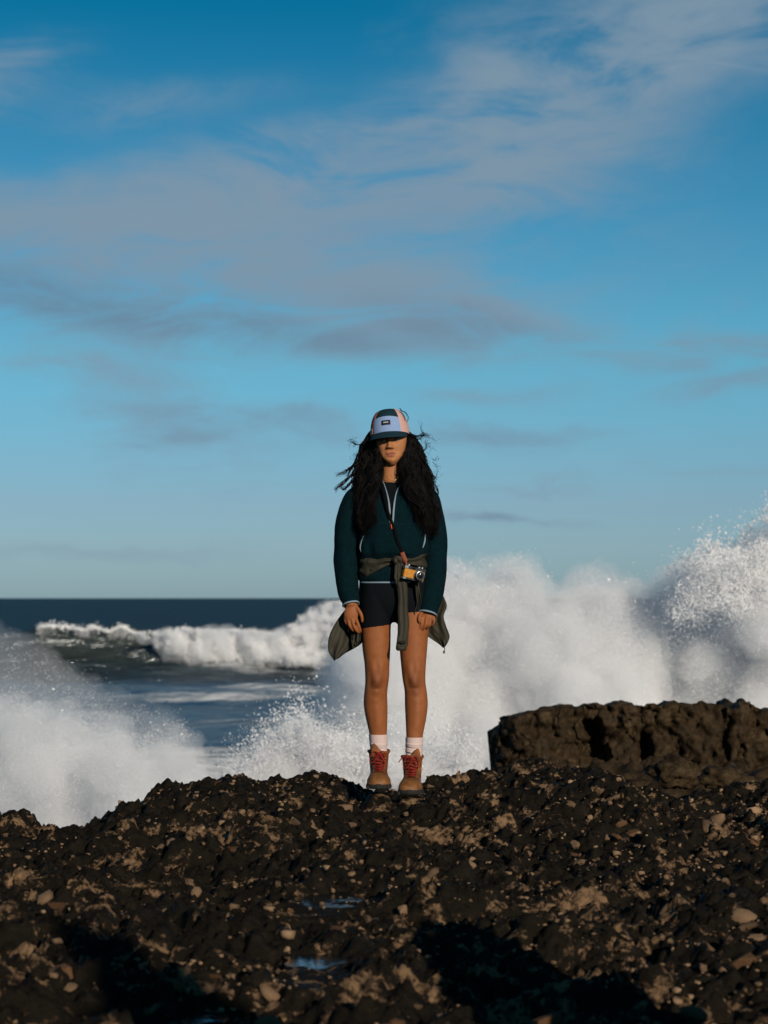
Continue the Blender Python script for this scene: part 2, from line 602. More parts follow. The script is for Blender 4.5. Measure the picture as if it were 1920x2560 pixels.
def rock_mesh(name, n, seed, sq=(1, 0.85, 0.6)):
    r = np.random.default_rng(seed)
    bm = bmesh.new()
    for i in range(n):
        p = r.normal(size=3); p /= np.linalg.norm(p)
        p = np.sign(p) * np.abs(p) ** 0.75 * r.uniform(0.82, 1.08)
        bm.verts.new(p * np.array(sq))
    res = bmesh.ops.convex_hull(bm, input=bm.verts[:])
    bmesh.ops.delete(bm, geom=[g for g in res['geom_interior'] if isinstance(g, bmesh.types.BMVert)], context='VERTS')
    me = bpy.data.meshes.new(name)
    bm.to_mesh(me); bm.free()
    return me


# --- stones bedded in the ledge: the 300 that show largest are parts of their own
stone_meshes = []
for k in range(14):
    me = rock_mesh('stone', 26, 100 + k, (1, 0.8 + 0.02 * k, 0.5 + 0.03 * k))
    me.materials.append(M_STONE if k % 4 else M_STONE2)
    me.polygons.foreach_set('use_smooth', np.full(len(me.polygons), k % 3 == 1))
    stone_meshes.append(me)
r2 = np.random.default_rng(12)
cl = r2.uniform(size=(26, 2))
xs, ys, ss = [], [], []
while len(xs) < 300:
    y = 4.6 + 6.0 * r2.uniform() ** 1.25
    x = r2.uniform(-0.19, 0.19) * y
    dn = fbm(np.array([x * 1.6]), np.array([y * 1.6]), oct=2, seed=140)[0]
    if dn < r2.uniform(-0.45, 0.45):
        continue
    if any(abs(x - a) < 0.10 and abs(y - b + 0.05) < 0.24 for a, b, c in FEET) or any(math.hypot((x - p[0]) / p[2], (y - p[1]) / p[3]) < 1.5 for p in POOLS):
        continue
    xs.append(x); ys.append(y); ss.append(min(0.036, 0.0145 * (0.7 + 0.05 * y) * math.exp(abs(r2.normal()) * 0.62)))
zs = ground_z(np.array(xs), np.array(ys))
for i, (x, y, z, s_) in enumerate(zip(xs, ys, zs, ss)):
    o = bpy.data.objects.new('stone', stone_meshes[i % 14])
    COL.objects.link(o)
    o.parent = ground
    o.location = (x, y, z + s_ * r2.uniform(-0.32, 0.02))
    o.rotation_euler = (r2.uniform(-.5, .5), r2.uniform(-.5, .5), r2.uniform(0, 6.28))
    o.scale = (s_ * r2.uniform(.8, 1.5), s_ * r2.uniform(.7, 1.1), s_ * r2.uniform(.55, 1.0))

# smaller pebbles and shells, too many to count
pv, pf, pn = [], [], 0
srcs = []
for k in range(8):
    me = rock_mesh('tmp', 14, 300 + k, (1, .9, .65))
    srcs.append((np.array([v.co[:] for v in me.vertices]), [tuple(p.vertices) for p in me.polygons]))
    bpy.data.meshes.remove(me)
NP = 8500
py_ = 4.4 + 6.2 * r2.uniform(size=NP) ** 1.15
px_ = r2.uniform(-0.2, 0.2, NP) * py_
keep = fbm(px_ * 2.2, py_ * 2.2, oct=3, seed=150) > r2.uniform(-0.6, 0.5, NP)
for fx, fy, fz in FEET:
    keep &= ~((np.abs(px_ - fx) < 0.07) & (np.abs(py_ - fy + 0.04) < 0.20))
px_, py_ = px_[keep], py_[keep]
pz_ = ground_z(px_, py_)
kind_ = r2.integers(8, size=len(px_))
for k in range(8):
    V, Fq = srcs[k]
    i_ = np.nonzero(kind_ == k)[0]
    m_ = len(i_)
    s_ = 0.0068 * np.exp(r2.normal(size=m_) * 0.5)
    a = r2.uniform(0, 6.28, m_)
    Q = V[None] * (s_[:, None] * r2.uniform(.7, 1.3, (m_, 3)))[:, None, :]
    c, s2 = np.cos(a)[:, None], np.sin(a)[:, None]
    Q = np.stack((Q[..., 0] * c - Q[..., 1] * s2 + px_[i_][:, None], Q[..., 0] * s2 + Q[..., 1] * c + py_[i_][:, None], Q[..., 2] + (pz_[i_] + s_ * .2)[:, None]), -1)
    pv.append(Q.reshape(-1, 3))
    pf.append((np.array(Fq)[None] + (pn + np.arange(m_) * len(V))[:, None, None]).reshape(-1, 3)); pn += m_ * len(V)
peb = make('pebbles', np.concatenate(pv), np.concatenate(pf), M_PEBBLE, ground, smooth=False)
tag(peb, kind='stuff')

# --- tide pools: level water lying in hollows of the ledge
M_POOL = mat('pool_water', (0.006, 0.010, 0.012), 0.05, 0.5, bump=(26, 0.22, 3))
for k, (px, py, rx, ry) in enumerate(POOLS):
    a = np.linspace(0, 2 * math.pi, 40, endpoint=False)
    rr = 1.0 + 0.15 * np.sin(3 * a + k) + 0.1 * np.sin(5 * a + 2 * k)
    zz = pool_level(px, py)
    V = np.stack((px + rx * 1.25 * rr * np.cos(a), py + ry * 1.25 * rr * np.sin(a), np.full(40, zz)), -1)
    V = np.vstack((V, V - (0, 0, 0.02)))
    Fq = [tuple(range(40)), tuple(range(79, 39, -1))] + [(i, 40 + i, 40 + (i + 1) % 40, (i + 1) % 40) for i in range(40)]
    p = make('tide_pool', V, Fq, M_POOL, smooth=False)
    tag(p, ('blue tide pool in the ledge, the one nearer the woman', 'blue tide pool in the ledge, below the other one',
            'tiny blue puddle at the bottom edge of the ledge')[k], kind='structure')


# --- the brown outcrop behind on the right
def outcrop():
    Y0 = 18.0
    k = F / Y0
    tx = (np.array([1232, 1244, 1270, 1300, 1345, 1400, 1450, 1530, 1600, 1680, 1740, 1800, 1835, 1868, 1880, 1905, 1930, 2000, 2200, 2600]) - U0) / k
    tz = CAM_Z - (np.array([1830, 1808, 1800, 1790, 1780, 1772, 1766, 1764, 1764, 1762, 1766, 1774, 1772, 1752, 1762, 1780, 1784, 1780, 1790, 1800]) - V0) / k
    n_u, n_v = 420, 120
    # plan outline: front face left to right, then the top recedes
    X = tx[0] + (tx[-1] - tx[0]) * np.linspace(0, 1, n_u) ** 1.7
    rows = []
    top = np.interp(X, tx, tz)
    for j in range(n_v):
        if j < 80:                      # front face, bottom to top
            s = j / 79
            Z = -1.6 + (top + 1.6) * s
            lean = 0.10 * (1 - s)
            Yp = Y0 - lean + 0 * X
        else:                           # top, front to back
            s = (j - 79) / 40
            Z = top - 0.25 * s ** 2 + 0.0 * X
            Yp = Y0 + 0.02 + 2.6 * s ** 1.5 + 0 * X      # pulled back below to meet the face
        rows.append(np.stack((X, Yp, Z), -1))
    P = np.array(rows)
    x, y, z = P[..., 0], P[..., 1], P[..., 2]
    face = np.zeros(P.shape[:2]); face[:80] = 1
    s = np.clip((z + 1.6) / (top + 1.6), 0, 1)
    # left end rounds away
    left = np.exp(-np.clip(x - tx[0], 0, None) / 0.07)
    y += 0.35 * left * face
    # blocky relief: upright joints and ledges
    col = fbm(x * 2.4, z * 0.7, oct=3, seed=200)
    d1, d2, i1 = worley(x * 2.6 + 0.3 * col, z * 1.9, 210)
    y += face * (-0.07 * col + 0.05 * (1 - sstep(0.02, 0.10, d2 - d1)) - 0.07 * (i1 - 0.5))
    e1, e2, i2 = worley(x * 7 + 0.5 * col, z * 5, 211)
    y += face * (-0.04 * fbm(x * 7, z * 7, oct=4, seed=220, gain=0.6) - 0.05 * (i2 - .5) + 0.025 * (1 - sstep(0.02, 0.14, e2 - e1)))
    # deep recesses and overhangs that hold shadow
    for cu, cv, ru, rv, dep in ((1495, 1835, 30, 32, .34), (1472, 1880, 40, 26, .34), (1612, 1872, 20, 50, .34), (1815, 1850, 12, 50, .15)):
        cx, cz = (cu - U0) / k, CAM_Z - (cv - V0) / k
        q = ((x - cx) / (ru / k) + 0.35 * fbm(x * 5, z * 5, oct=2, seed=230)) ** 2 + ((z - cz) / (rv / k)) ** 2
        y += face * dep * np.exp(-q ** 2.2)
    z += (1 - face) * 0.05 * fbm(x * 4, y * 4, oct=4, seed=240) + 0.022 * face * sstep(0.75, 1, s) * fbm(x * 9, y * 2, oct=3, seed=250)
    x += 0.035 * fbm(y * 6, z * 6, x * 6, oct=4, seed=260, gain=.6)
    y += face * 0.05 * fbm(x * 14, z * 14, y * 3, oct=3, seed=261)
    lag = (y[79] - Y0)[None, :] * np.exp(-np.linspace(0, 1, n_v - 80) * 5)[:, None]
    y[80:] += np.maximum(lag, 0)
    P = np.stack((x, y, z), -1)
    # skirt: left side and back down to the sea
    P[80:, :, 0] += 0.22 * (P[80:, :, 1] - Y0) * np.exp(-(P[80:, :, 0] - tx[0]) / 0.6)
    V, Fq = grid_mesh(P)
    V = V.tolist(); Fq = [tuple(q) for q in Fq.tolist()]
    base = len(V)
    edge = [j * n_u for j in range(79, n_v)] + [(n_v - 1) * n_u + i for i in range(1, n_u)]
    for e in edge:
        p = V[e]
        V.append([p[0] + 0.35, p[1] + 0.1, -4.0])
    for q in range(len(edge) - 1):
        Fq.append((edge[q], edge[q + 1], base + q + 1, base + q))
    ledge_n = len(V)
    # foot of the front face down into the sea gully
    for i in range(n_u):
        p = V[i]
        V.append([p[0], p[1] - 0.3, -4.0])
    for i in range(n_u - 1):
        Fq.append((i, i + 1, ledge_n + i + 1, ledge_n + i))
    o = make('rock_outcrop', V, Fq, M_OUT, org=None)
    tag(o, 'brown weathered rock outcrop with a steep face, behind the ledge on the right', 'rock')


outcrop()

# boulders lying in the gap in front of the outcrop
for i, (u, v, Y, s_, lab) in enumerate(((1690, 1932, 13.2, .11, 'rounded brown boulder below the dark hollow of the outcrop'),
                                        (1645, 1918, 13.6, .07, 'small brown boulder left of the rounded one under the outcrop'),
                                        (1800, 1945, 12.6, .09, 'low brown boulder at the foot of the outcrop, furthest right'))):
    me = bpy.data.meshes.new('boulder')
    bm = bmesh.new()
    bmesh.ops.create_icosphere(bm, subdivisions=4, radius=1)
    for vv in bm.verts:
        c = np.array(vv.co)
        k = 1 + 0.30 * fbm(*[np.array([q * 1.9 + 5 * i]) for q in c], oct=5, seed=270 + i, gain=.6)[0]
        vv.co = Vector(c * k * (1.25, 1.0, .85) * s_)
    for ff in bm.faces: ff.smooth = True
    bm.to_mesh(me); bm.free()
    me.materials.append(M_OUT)
    o = bpy.data.objects.new('boulder', me); COL.objects.link(o)
    p = W(u, v, 0, Y)
    o.location = p
    tag(o, lab, 'boulder', 'boulders in the gap')
# low rubble bank they lie on
bx, by = np.meshgrid(np.linspace(0.6, 6, 160), np.linspace(11.6, 17.6, 120))
bz = -0.40 - 0.03 * (by - 12) - 0.9 * sstep(1.75, 0.8, bx) + 0.10 * fbm(bx * 1.8, by * 1.8, oct=4, seed=280) + 0.07 * fbm(bx * 6, by * 6, oct=3, seed=281)
v_, f_ = grid_mesh(np.stack((bx, by, bz), -1))
bank = make('rubble_bank', v_, f_, M_OUT)
tag(bank, 'low bank of brown rubble between ledge and outcrop', kind='structure')

# ---------------------------------------------------------------- sea
SEA = -3.2


def water_material():
    m = bpy.data.materials.new('sea_water')
    m.use_nodes = True
    t = m.node_tree
    n = N(t)
    b = t.nodes['Principled BSDF']
    g = n.new('ShaderNodeNewGeometry')
    P = g.outputs['Position']
    mp = n.new('ShaderNodeMapping'); t.links.new(P, mp.inputs[0]); mp.inputs['Scale'].default_value = (0.2, 1.0, 1.0)
    at = n.new('ShaderNodeAttribute'); at.attribute_name = 'foam'
    gr = n.new('ShaderNodeAttribute'); gr.attribute_name = 'green'
    f1 = n.noise(mp.outputs[0], 0.55, 8, 0.66, 0.8)
    f2 = n.noise(mp.outputs[0], 3.0, 5, 0.7, 0.6)
    k = n.m('ADD', n.m('MULTIPLY_ADD', f2, 0.35, n.m('MULTIPLY', f1, 0.65)), n.m('SUBTRACT', at.outputs['Fac'], 0.5))
    fm = n.maprange(k, 0.44, 0.68)
    ae = n.new('ShaderNodeAttribute'); ae.attribute_name = 'aerated'
    deep = n.mix(ae.outputs['Fac'], (0.004, 0.015, 0.024, 1), (0.115, 0.165, 0.205, 1))
    deep = n.mix(gr.outputs['Fac'], deep, (0.026, 0.033, 0.024, 1))
    t.nodes.remove(b)
    df = n.new('ShaderNodeBsdfDiffuse'); n.put(df.inputs['Color'], n.mix(fm, deep, (0.60, 0.62, 0.64, 1)))
    gl = n.new('ShaderNodeBsdfGlossy'); gl.inputs['Roughness'].default_value = 0.22
    gl.inputs['Color'].default_value = (0.9, 0.95, 1, 1)
    mx = n.new('ShaderNodeMixShader')
    n.put(mx.inputs[0], n.m('MULTIPLY', n.m('SUBTRACT', 1.0, fm), n.m('MULTIPLY_ADD', ae.outputs['Fac'], 0.16, 0.15)))
    t.links.new(df.outputs[0], mx.inputs[1]); t.links.new(gl.outputs[0], mx.inputs[2])
    t.links.new(mx.outputs[0], t.nodes['Material Output'].inputs[0])
    bn = n.new('ShaderNodeBump')
    bn.inputs['Strength'].default_value = 1.0
    bn.inputs['Distance'].default_value = 1.1
    mp2 = n.new('ShaderNodeMapping'); t.links.new(P, mp2.inputs[0]); mp2.inputs['Scale'].default_value = (0.5, 1.0, 1.0)
    h = n.m('MULTIPLY_ADD', n.noise(mp2.outputs[0], 0.9, 5, 0.6, 0.3), 0.8, n.m('MULTIPLY', n.noise(mp2.outputs[0], 0.11, 3, 0.5), 2.2))
    n.put(bn.inputs['Height'], h)
    t.links.new(bn.outputs[0], df.inputs['Normal']); t.links.new(bn.outputs[0], gl.inputs['Normal'])
    return m


def crest_height(u):
    # height of the breaking wave above the sea along the crest, by photo column
    return np.interp(u, [-900, -300, 0, 90, 150, 215, 235, 262, 300, 312, 335, 400, 520, 680, 800, 950, 1200, 1700],
                     [.4, 1.2, 2.1, 2.45, 2.5, 2.35, 2.55, 2.35, 2.68, 2.75, 2.4, 2.3, 2.3, 2.2, 2.1, 1.9, 1.3, .5])


def build_sea():
    s = np.linspace(-1, 1, 640)
    sx = 0.24 * s + 0.9 * s ** 5
    Yr = np.concatenate((np.linspace(12, 92, 150), np.linspace(92.5, 150, 190), 150 * np.exp(np.linspace(0.004, math.log(30000 / 150), 150))))
    SX, YY = np.meshgrid(sx, Yr)
    XX = SX * YY
    Z = np.full(XX.shape, SEA)
    fade = np.exp(-YY / 900)
    Z += fade * (0.22 * fbm(XX * 0.045, YY * 0.13, oct=3, seed=400) + 0.16 * fbm(XX * 0.16, YY * 0.42, oct=3, seed=410) + 0.06 * fbm(XX * 0.6, YY * 1.3, oct=3, seed=420))
    U = U0 + F * SX
    A = crest_height(U)
    yc = 120 + 0.05 * (XX + 10) + 0.8 * vnoise(XX * 0.15, XX * 0, seed=430)
    d = YY - yc
    front = np.exp(-(np.clip(-d, 0, None) / 3.0) ** 1.6)
    backs = np.exp(-(np.clip(d, 0, None) / 9.0) ** 2)
    ridge = A * np.where(d < 0, front, backs)
    Z += ridge * (1 + 0.03 * fbm(XX * 0.8, YY * 0.8, oct=2, seed=440))
    # trough lying before the wave and a smaller swell nearer the rocks
    Z -= 0.35 * np.exp(-((d + 9) / 6) ** 2) * np.exp(-((U - 500) / 900) ** 2)
    Z += 0.5 * np.exp(-((YY - 82 - 0.06 * XX) / 3.2) ** 2) * sstep(-20, -6, XX)
    V, Fq = grid_mesh(np.stack((XX, YY, Z), -1))
    o = make('sea', V, Fq, water_material())
    foam = np.zeros(XX.shape)
    foam += 0.62 * sstep(66, 44, YY)                                  # churned white water by the rocks
    foam += 0.54 * sstep(116, 84, YY) * (0.6 + 0.5 * fbm(XX * 0.10, YY * 0.35, oct=3, seed=450))
    whit = sstep(318, 360, U + (d + 1.0) * 22)                          # broken part of the wave
    foam = np.maximum(foam, 0.55 * whit * np.exp(-((d + 1.5) / 5.5) ** 2) * sstep(1300, 900, U))
    foam = np.maximum(foam, 0.36 * np.exp(-((d - 0.3) / 0.3) ** 2) * sstep(60, 120, U) * sstep(700, 400, U))
    foam += 0.13 * np.exp(-((YY - 80 - 0.06 * XX) / 1.6) ** 2) * sstep(-20, -6, XX)
    foam += 0.10 * np.exp(-((YY - 300) / 160) ** 2)
    foam *= 1 - 0.97 * np.exp(-((d + 2.8) / 2.9) ** 4) * sstep(40, 120, U) * sstep(480, 330, U)
    green = np.exp(-((d + 1.8) / 3.5) ** 2) * sstep(40, 120, U) * sstep(520, 330, U)
    aer = sstep(130, 80, YY) * (1 - green)
    for nm, arr in (('foam', foam), ('green', green), ('aerated', aer)):
        a = o.data.attributes.new(nm, 'FLOAT', 'POINT')
        a.data.foreach_set('value', arr.ravel().astype(np.float32))
    tag(o, 'dark blue sea out to the horizon', kind='structure')


build_sea()


# ---------------------------------------------------------------- spray: clouds of airborne droplets
def spray_material(name, col, tl=0.25):
    m = bpy.data.materials.new(name)
    m.use_nodes = True
    t = m.node_tree
    t.nodes.clear()
    n = N(t)
    out = n.new('ShaderNodeOutputMaterial')
    d = n.new('ShaderNodeBsdfDiffuse'); d.inputs[0].default_value = (*col, 1)
    tr = n.new('ShaderNodeBsdfTranslucent'); tr.inputs[0].default_value = (*col, 1)
    mx = n.new('ShaderNodeMixShader'); mx.inputs[0].default_value = tl
    t.links.new(d.outputs[0], mx.inputs[1]); t.links.new(tr.outputs[0], mx.inputs[2]); t.links.new(mx.outputs[0], out.inputs[0])
    return m


M_SPRAY = spray_material('sea_spray', (0.86, 0.865, 0.88), 0.35)


def droplet_tree():
    g = bpy.data.node_groups.new('droplets', 'GeometryNodeTree')
    g.interface.new_socket('Geometry', in_out='INPUT', socket_type='NodeSocketGeometry')
    g.interface.new_socket('Geometry', in_out='OUTPUT', socket_type='NodeSocketGeometry')
    i = g.nodes.new('NodeGroupInput'); o = g.nodes.new('NodeGroupOutput')
    m = g.nodes.new('GeometryNodeMeshToPoints')
    a = g.nodes.new('GeometryNodeInputNamedAttribute'); a.data_type = 'FLOAT'; a.inputs[0].default_value = 'rad'
    s = g.nodes.new('GeometryNodeSetMaterial'); s.inputs['Material'].default_value = M_SPRAY
    g.links.new(i.outputs[0], m.inputs['Mesh'])
    g.links.new(a.outputs[0], m.inputs['Radius'])
    g.links.new(m.outputs[0], s.inputs[0]); g.links.new(s.outputs[0], o.inputs[0])
    return g


DROPS = droplet_tree()


def spray(name, P, rad, label, org=(0, 0, 0), core=None, mist_mats=None):
    mist_mats = mist_mats or ((M_FOAM, M_VEIL) if org[1] < 60 else (M_FOAM_FAR, M_VEIL_FAR))
    me = bpy.data.meshes.new(name)
    me.vertices.add(len(P))
    me.vertices.foreach_set('co', (P - np.asarray(org)).astype(np.float32).ravel())
    a = me.attributes.new('rad', 'FLOAT', 'POINT')
    a.data.foreach_set('value', rad.astype(np.float32))
    me.materials.append(M_SPRAY)
    o = bpy.data.objects.new(name, me)
    COL.objects.link(o)
    o.location = org
    md = o.modifiers.new('droplets', 'NODES'); md.node_group = DROPS
    tag(o, label, kind='stuff')
    for core, mm in zip(core or (), mist_mats):
        if core is None:
            continue
        V = np.empty(len(core.vertices) * 3, np.float32)
        core.vertices.foreach_get('co', V)
        core.vertices.foreach_set('co', (V.reshape(-1, 3) - np.asarray(org, np.float32)).ravel())
        core.materials.clear(); core.materials.append(mm)
        c = bpy.data.objects.new('foam_body', core)
        COL.objects.link(c)
        c.parent = o
        tag(c, kind='stuff')
    return o


def mist_material(name, dens):
    m = bpy.data.materials.new(name)
    m.use_nodes = True
    t = m.node_tree
    t.nodes.clear()
    n = N(t)
    out = n.new('ShaderNodeOutputMaterial')
    v = n.new('ShaderNodeVolumePrincipled')
    v.inputs['Color'].default_value = (0.975, 0.98, 0.992, 1)
    v.inputs['Density'].default_value = dens
    v.inputs['Anisotropy'].default_value = 0.0
    t.links.new(v.outputs[0], out.inputs['Volume'])
    return m


M_FOAM = mist_material('dense_mist', 2.1)
M_VEIL = mist_material('thin_mist', 0.7)
M_HAZE = mist_material('drifting_mist', 0.26)
M_FOAM_FAR = mist_material('dense_mist_far', 1.3)
M_VEIL_FAR = mist_material('thin_mist_far', 0.5)
_bm = bmesh.new(); bmesh.ops.create_icosphere(_bm, subdivisions=2, radius=1.0)
ICO_V = np.array([v.co[:] for v in _bm.verts]); ICO_F = np.array([[v.index for v in f.verts] for f in _bm.faces]); _bm.free()


def core_mesh(C, rad, Y):
    """the dense, unresolved inside of a burst: one soft surface round the thickest puffs"""
    if len(C) < 5:
        return None
    V = (C[:, None, :] + ICO_V[None] * rad[:, None, None]).reshape(-1, 3)
    Fc = (ICO_F[None] + (np.arange(len(C)) * len(ICO_V))[:, None, None]).reshape(-1, 3)
    o = make('tmp', V, Fc, None)
    px = 2.5 * Y / F
    md = o.modifiers.new('r', 'REMESH'); md.mode = 'VOXEL'; md.voxel_size = px * 2.5; md.use_smooth_shade = True
    sm = o.modifiers.new('s', 'SMOOTH'); sm.factor = 0.5; sm.iterations = 3
    dg = bpy.context.evaluated_depsgraph_get()
    me = bpy.data.meshes.new_from_object(o.evaluated_get(dg), depsgraph=dg)
    bpy.data.objects.remove(o)
    P = np.empty(len(me.vertices) * 3, np.float32); me.vertices.foreach_get('co', P); P = P.reshape(-1, 3).astype(float)
    q = P / px
    k = px * np.stack([7.0 * fbm(q[:, 0] / 34, q[:, 1] / 34, q[:, 2] / 34, oct=2, seed=700 + j) + 3.6 * fbm(q[:, 0] / 10, q[:, 1] / 10, q[:, 2] / 10, oct=2, seed=710 + j) for j in range(3)], -1)
    me.vertices.foreach_set('co', (P + k).astype(np.float32).ravel())
    me.polygons.foreach_set('use_smooth', np.ones(len(me.polygons), bool))
    me.name = 'foam_body'
    return me


def plume(sil, Y, depth, n, seed, foot_v, edge=0.12, puff=(0.10, 0.45), rmin=0.20, rmax=0.45, mist=0.15, drops=0.004, dens_fn=None, core_in=1.0):
    """droplets thrown up under a ragged top outline sil [(u, v)] standing Y metres away.
    edge: softness of the top in metres; mist: share of fine, wide-drifting droplets"""
    r = np.random.default_rng(seed)
    sil = np.array(sil, float)
    k = F / Y
    sx = (sil[:, 0] - U0) / k
    sz = CAM_Z - (sil[:, 1] - V0) / k
    zb = CAM_Z - (foot_v - V0) / k
    x0, x1 = sx[0], sx[-1]
    px = 2.5 * Y / F                                 # one picture pixel at that distance, in metres
    # puffs: clusters of clusters
    m = 2600
    bx = r.uniform(x0, x1, m * 3); bt = r.uniform(0, 1, m * 3)
    topz = np.interp(bx, sx, sz)
    bz = zb + (topz - zb) * bt
    if dens_fn is not None:
        kk = r.uniform(size=len(bx)) < dens_fn(U0 + bx * k, V0 + (CAM_Z - bz) * k)
        bx, bz, bt, topz = bx[kk], bz[kk], bt[kk], topz[kk]
    bx, bz, bt, topz = bx[:m], bz[:m], bt[:m], topz[:m]
    br = r.uniform(puff[0], puff[1], len(bx)) * np.clip(0.35 + (topz - bz) / 0.9, 0.3, 1)
    bz = np.minimum(bz, topz - br * 0.55)
    by = Y + depth * (0.5 * fbm(bx * 0.75, bz * 0.75, oct=2, seed=seed + 1) + 0.35 * fbm(bx * 2.2, bz * 2.2, oct=2, seed=seed + 2) + 0.12 * r.normal(size=len(bx)))
    deep_in = (topz - bz) > br * 0.62 + edge * core_in
    ci = np.nonzero(deep_in)[0][:1500]
    C_ = np.stack((bx, by + br * 0.35, bz), -1)
    core = (core_mesh(C_[ci], br[ci] * 0.8, Y), core_mesh(C_, br * 1.15, Y))
    w = br ** 2.0; w /= w.sum()
    nb = int(n * (1 - mist))
    idx = r.choice(len(bx), nb, p=w)
    dirs = r.normal(size=(nb, 3)); dirs /= np.linalg.norm(dirs, axis=1)[:, None]
    rr = r.uniform(size=nb) ** 0.45
    P = np.stack((bx[idx], by[idx], bz[idx]), -1) + dirs * (rr * br[idx])[:, None]
    # break the puffs into filaments
    q = P * 2.2
    keep = fbm(q[:, 0], q[:, 1], q[:, 2], oct=3, seed=seed + 3, gain=0.5) > r.normal(size=nb) * 0.5 - 0.15
    P = P[keep]
    # mist drifting around and over the plume
    nm = int(n * mist)
    mx = r.uniform(x0, x1, nm)
    mt = np.interp(mx, sx, sz)
    mz = zb + (mt - zb) * r.uniform(0, 1, nm) * 0.9 + np.abs(r.normal(size=nm)) * edge
    my = Y + depth * r.normal(size=nm) * 0.7
    Mst = np.stack((mx + r.normal(size=nm) * edge * 0.8, my, mz), -1)
    q = Mst * 1.1
    keep = fbm(q[:, 0], q[:, 1], q[:, 2], oct=3, seed=seed + 7) > r.normal(size=nm) * 0.3 - 0.1
    Mst = Mst[keep]
    # heavy drops flung off the top
    nd = int(n * drops)
    dx = r.uniform(x0, x1, nd); dt = np.interp(dx, sx, sz)
    dz = dt + r.normal(size=nd) * edge * 1.2 - edge * 0.5
    D = np.stack((dx, Y + depth * r.normal(size=nd) * 0.4, dz), -1)
    keep = fbm(D[:, 0] * 3, D[:, 1] * 3, D[:, 2] * 3, oct=3, seed=seed + 9) > 0.05
    D = D[keep]
    A = np.concatenate((P, Mst, D))
    rad = np.concatenate((px * r.uniform(rmin, rmax, len(P)), px * r.uniform(0.18, 0.42, len(Mst)), px * np.exp(r.normal(size=len(D)) * 0.4) * 0.52))
    keep = (A[:, 2] > SEA + 0.02)
    return A[keep], rad[keep], core


# 1. big burst behind the outcrop, right half of the picture
SIL_R = [(850, 1620), (880, 1560), (930, 1510), (1000, 1450), (1060, 1405), (1122, 1392), (1191, 1415), (1249, 1394), (1296, 1380), (1330, 1398), (1352, 1450), (1377, 1500),
         (1423, 1480), (1452, 1438), (1500, 1430), (1539, 1432), (1597, 1450), (1650, 1474), (1672, 1470), (1689, 1430), (1770, 1368), (1863, 1352), (1909, 1308), (1990, 1260), (2150, 1300), (2400, 1450), (2600, 1700)]
P_, r_, c_ = plume(SIL_R, 29.0, 2.2, 550000, 11, 1960, edge=0.16, puff=(0.10, 0.50), drops=0.0012, mist=0.18)
spray('sea_spray', P_, r_, 'tall white burst of sea spray behind the woman and the outcrop', (4.5, 29, SEA), c_)
SIL_RR = [(1665, 1485), (1689, 1444), (1730, 1408), (1770, 1385), (1820, 1376), (1863, 1368), (1909, 1325), (1990, 1280), (2150, 1320)]
P_, r_, c_ = plume(SIL_RR, 27.5, 1.0, 52000, 17, 1640, edge=0.14, puff=(0.05, 0.22), mist=0.1, drops=0.5, rmin=.3, rmax=.7, dens_fn=lambda u, v: np.clip(1.1 - (v - 1300) / 240, 0.0, 1))
spray('flung_drops', P_, r_, 'crisp flung droplets at the top of the burst, right edge of the picture', (4.5, 27.5, SEA))
# 2. burst at lower left, nearer
SIL_L = [(-700, 1700), (-300, 1620), (-120, 1690), (0, 1740), (50, 1730), (90, 1752), (130, 1775), (170, 1765), (220, 1800), (260, 1798), (300, 1820), (360, 1842), (395, 1818), (430, 1800), (458, 1815), (474, 1860), (484, 1930), (492, 1990)]
P_, r_, c_ = plume(SIL_L, 20.0, 1.3, 200000, 12, 2160, edge=0.09, puff=(0.07, 0.32), drops=0.0012, mist=0.04)
spray('sea_spray', P_, r_, 'dense white spray bursting up at the lower left behind the ledge', (-2.5, 20, SEA), c_)
# 2b. the veil of mist drifting over it
SIL_M = [(-500, 1500), (-200, 1530), (0, 1590), (60, 1615), (110, 1655), (170, 1700), (240, 1745), (300, 1780), (360, 1805), (400, 1815)]
P_, r_, c_ = plume(SIL_M, 22.0, 1.2, 8000, 13, 1900, edge=0.10, puff=(0.15, 0.5), mist=0.85, drops=0.001)
spray('sea_mist', P_, r_, 'thin veil of mist drifting above the left burst', (-2.5, 22, SEA), (None, c_[1]), (None, M_HAZE))
# 3. splash in the middle, left of the legs
SIL_C = [(560, 1960), (613, 1925), (637, 1880), (665, 1850), (694, 1830), (730, 1800), (770, 1780), (800, 1800), (839, 1825), (880, 1850), (920, 1860), (980, 1855), (1060, 1860), (1200, 1870)]
P_, r_, c_ = plume(SIL_C, 24.0, 0.8, 330000, 14, 1990, edge=0.16, puff=(0.05, 0.2), mist=0.2, drops=0.05)
spray('sea_spray', P_, r_, 'low lacy splash of spray left of the legs of the woman', (-0.8, 24, SEA), c_)
# 4. white water tumbling down the breaking wave
SIL_W = [(312, 1584), (330, 1582), (400, 1572), (451, 1567), (500, 1570), (560, 1574), (613, 1570), (650, 1576), (683, 1588), (712, 1572), (760, 1535), (800, 1512), (850, 1498), (930, 1510), (1050, 1540)]


def wave_low(u, v):
    low = np.interp(u, [312, 340, 380, 428, 500, 579, 648, 720, 793, 1050], [1578, 1584, 1600, 1628, 1648, 1658, 1664, 1658, 1656, 1660])
    return (v < low).astype(float)


P_, r_, c_ = plume(SIL_W, 117.0, 2.0, 260000, 15, 1676, edge=0.18, puff=(0.10, 0.38), mist=0.0, drops=0.0006, dens_fn=wave_low)
spray('white_water', P_, r_, 'white water tumbling down the breaking wave', (-6, 117, SEA), c_)
SIL_K = [(95, 1566), (120, 1560), (150, 1562), (180, 1566), (215, 1572), (232, 1562), (250, 1570), (275, 1576), (300, 1562), (312, 1566), (340, 1582)]


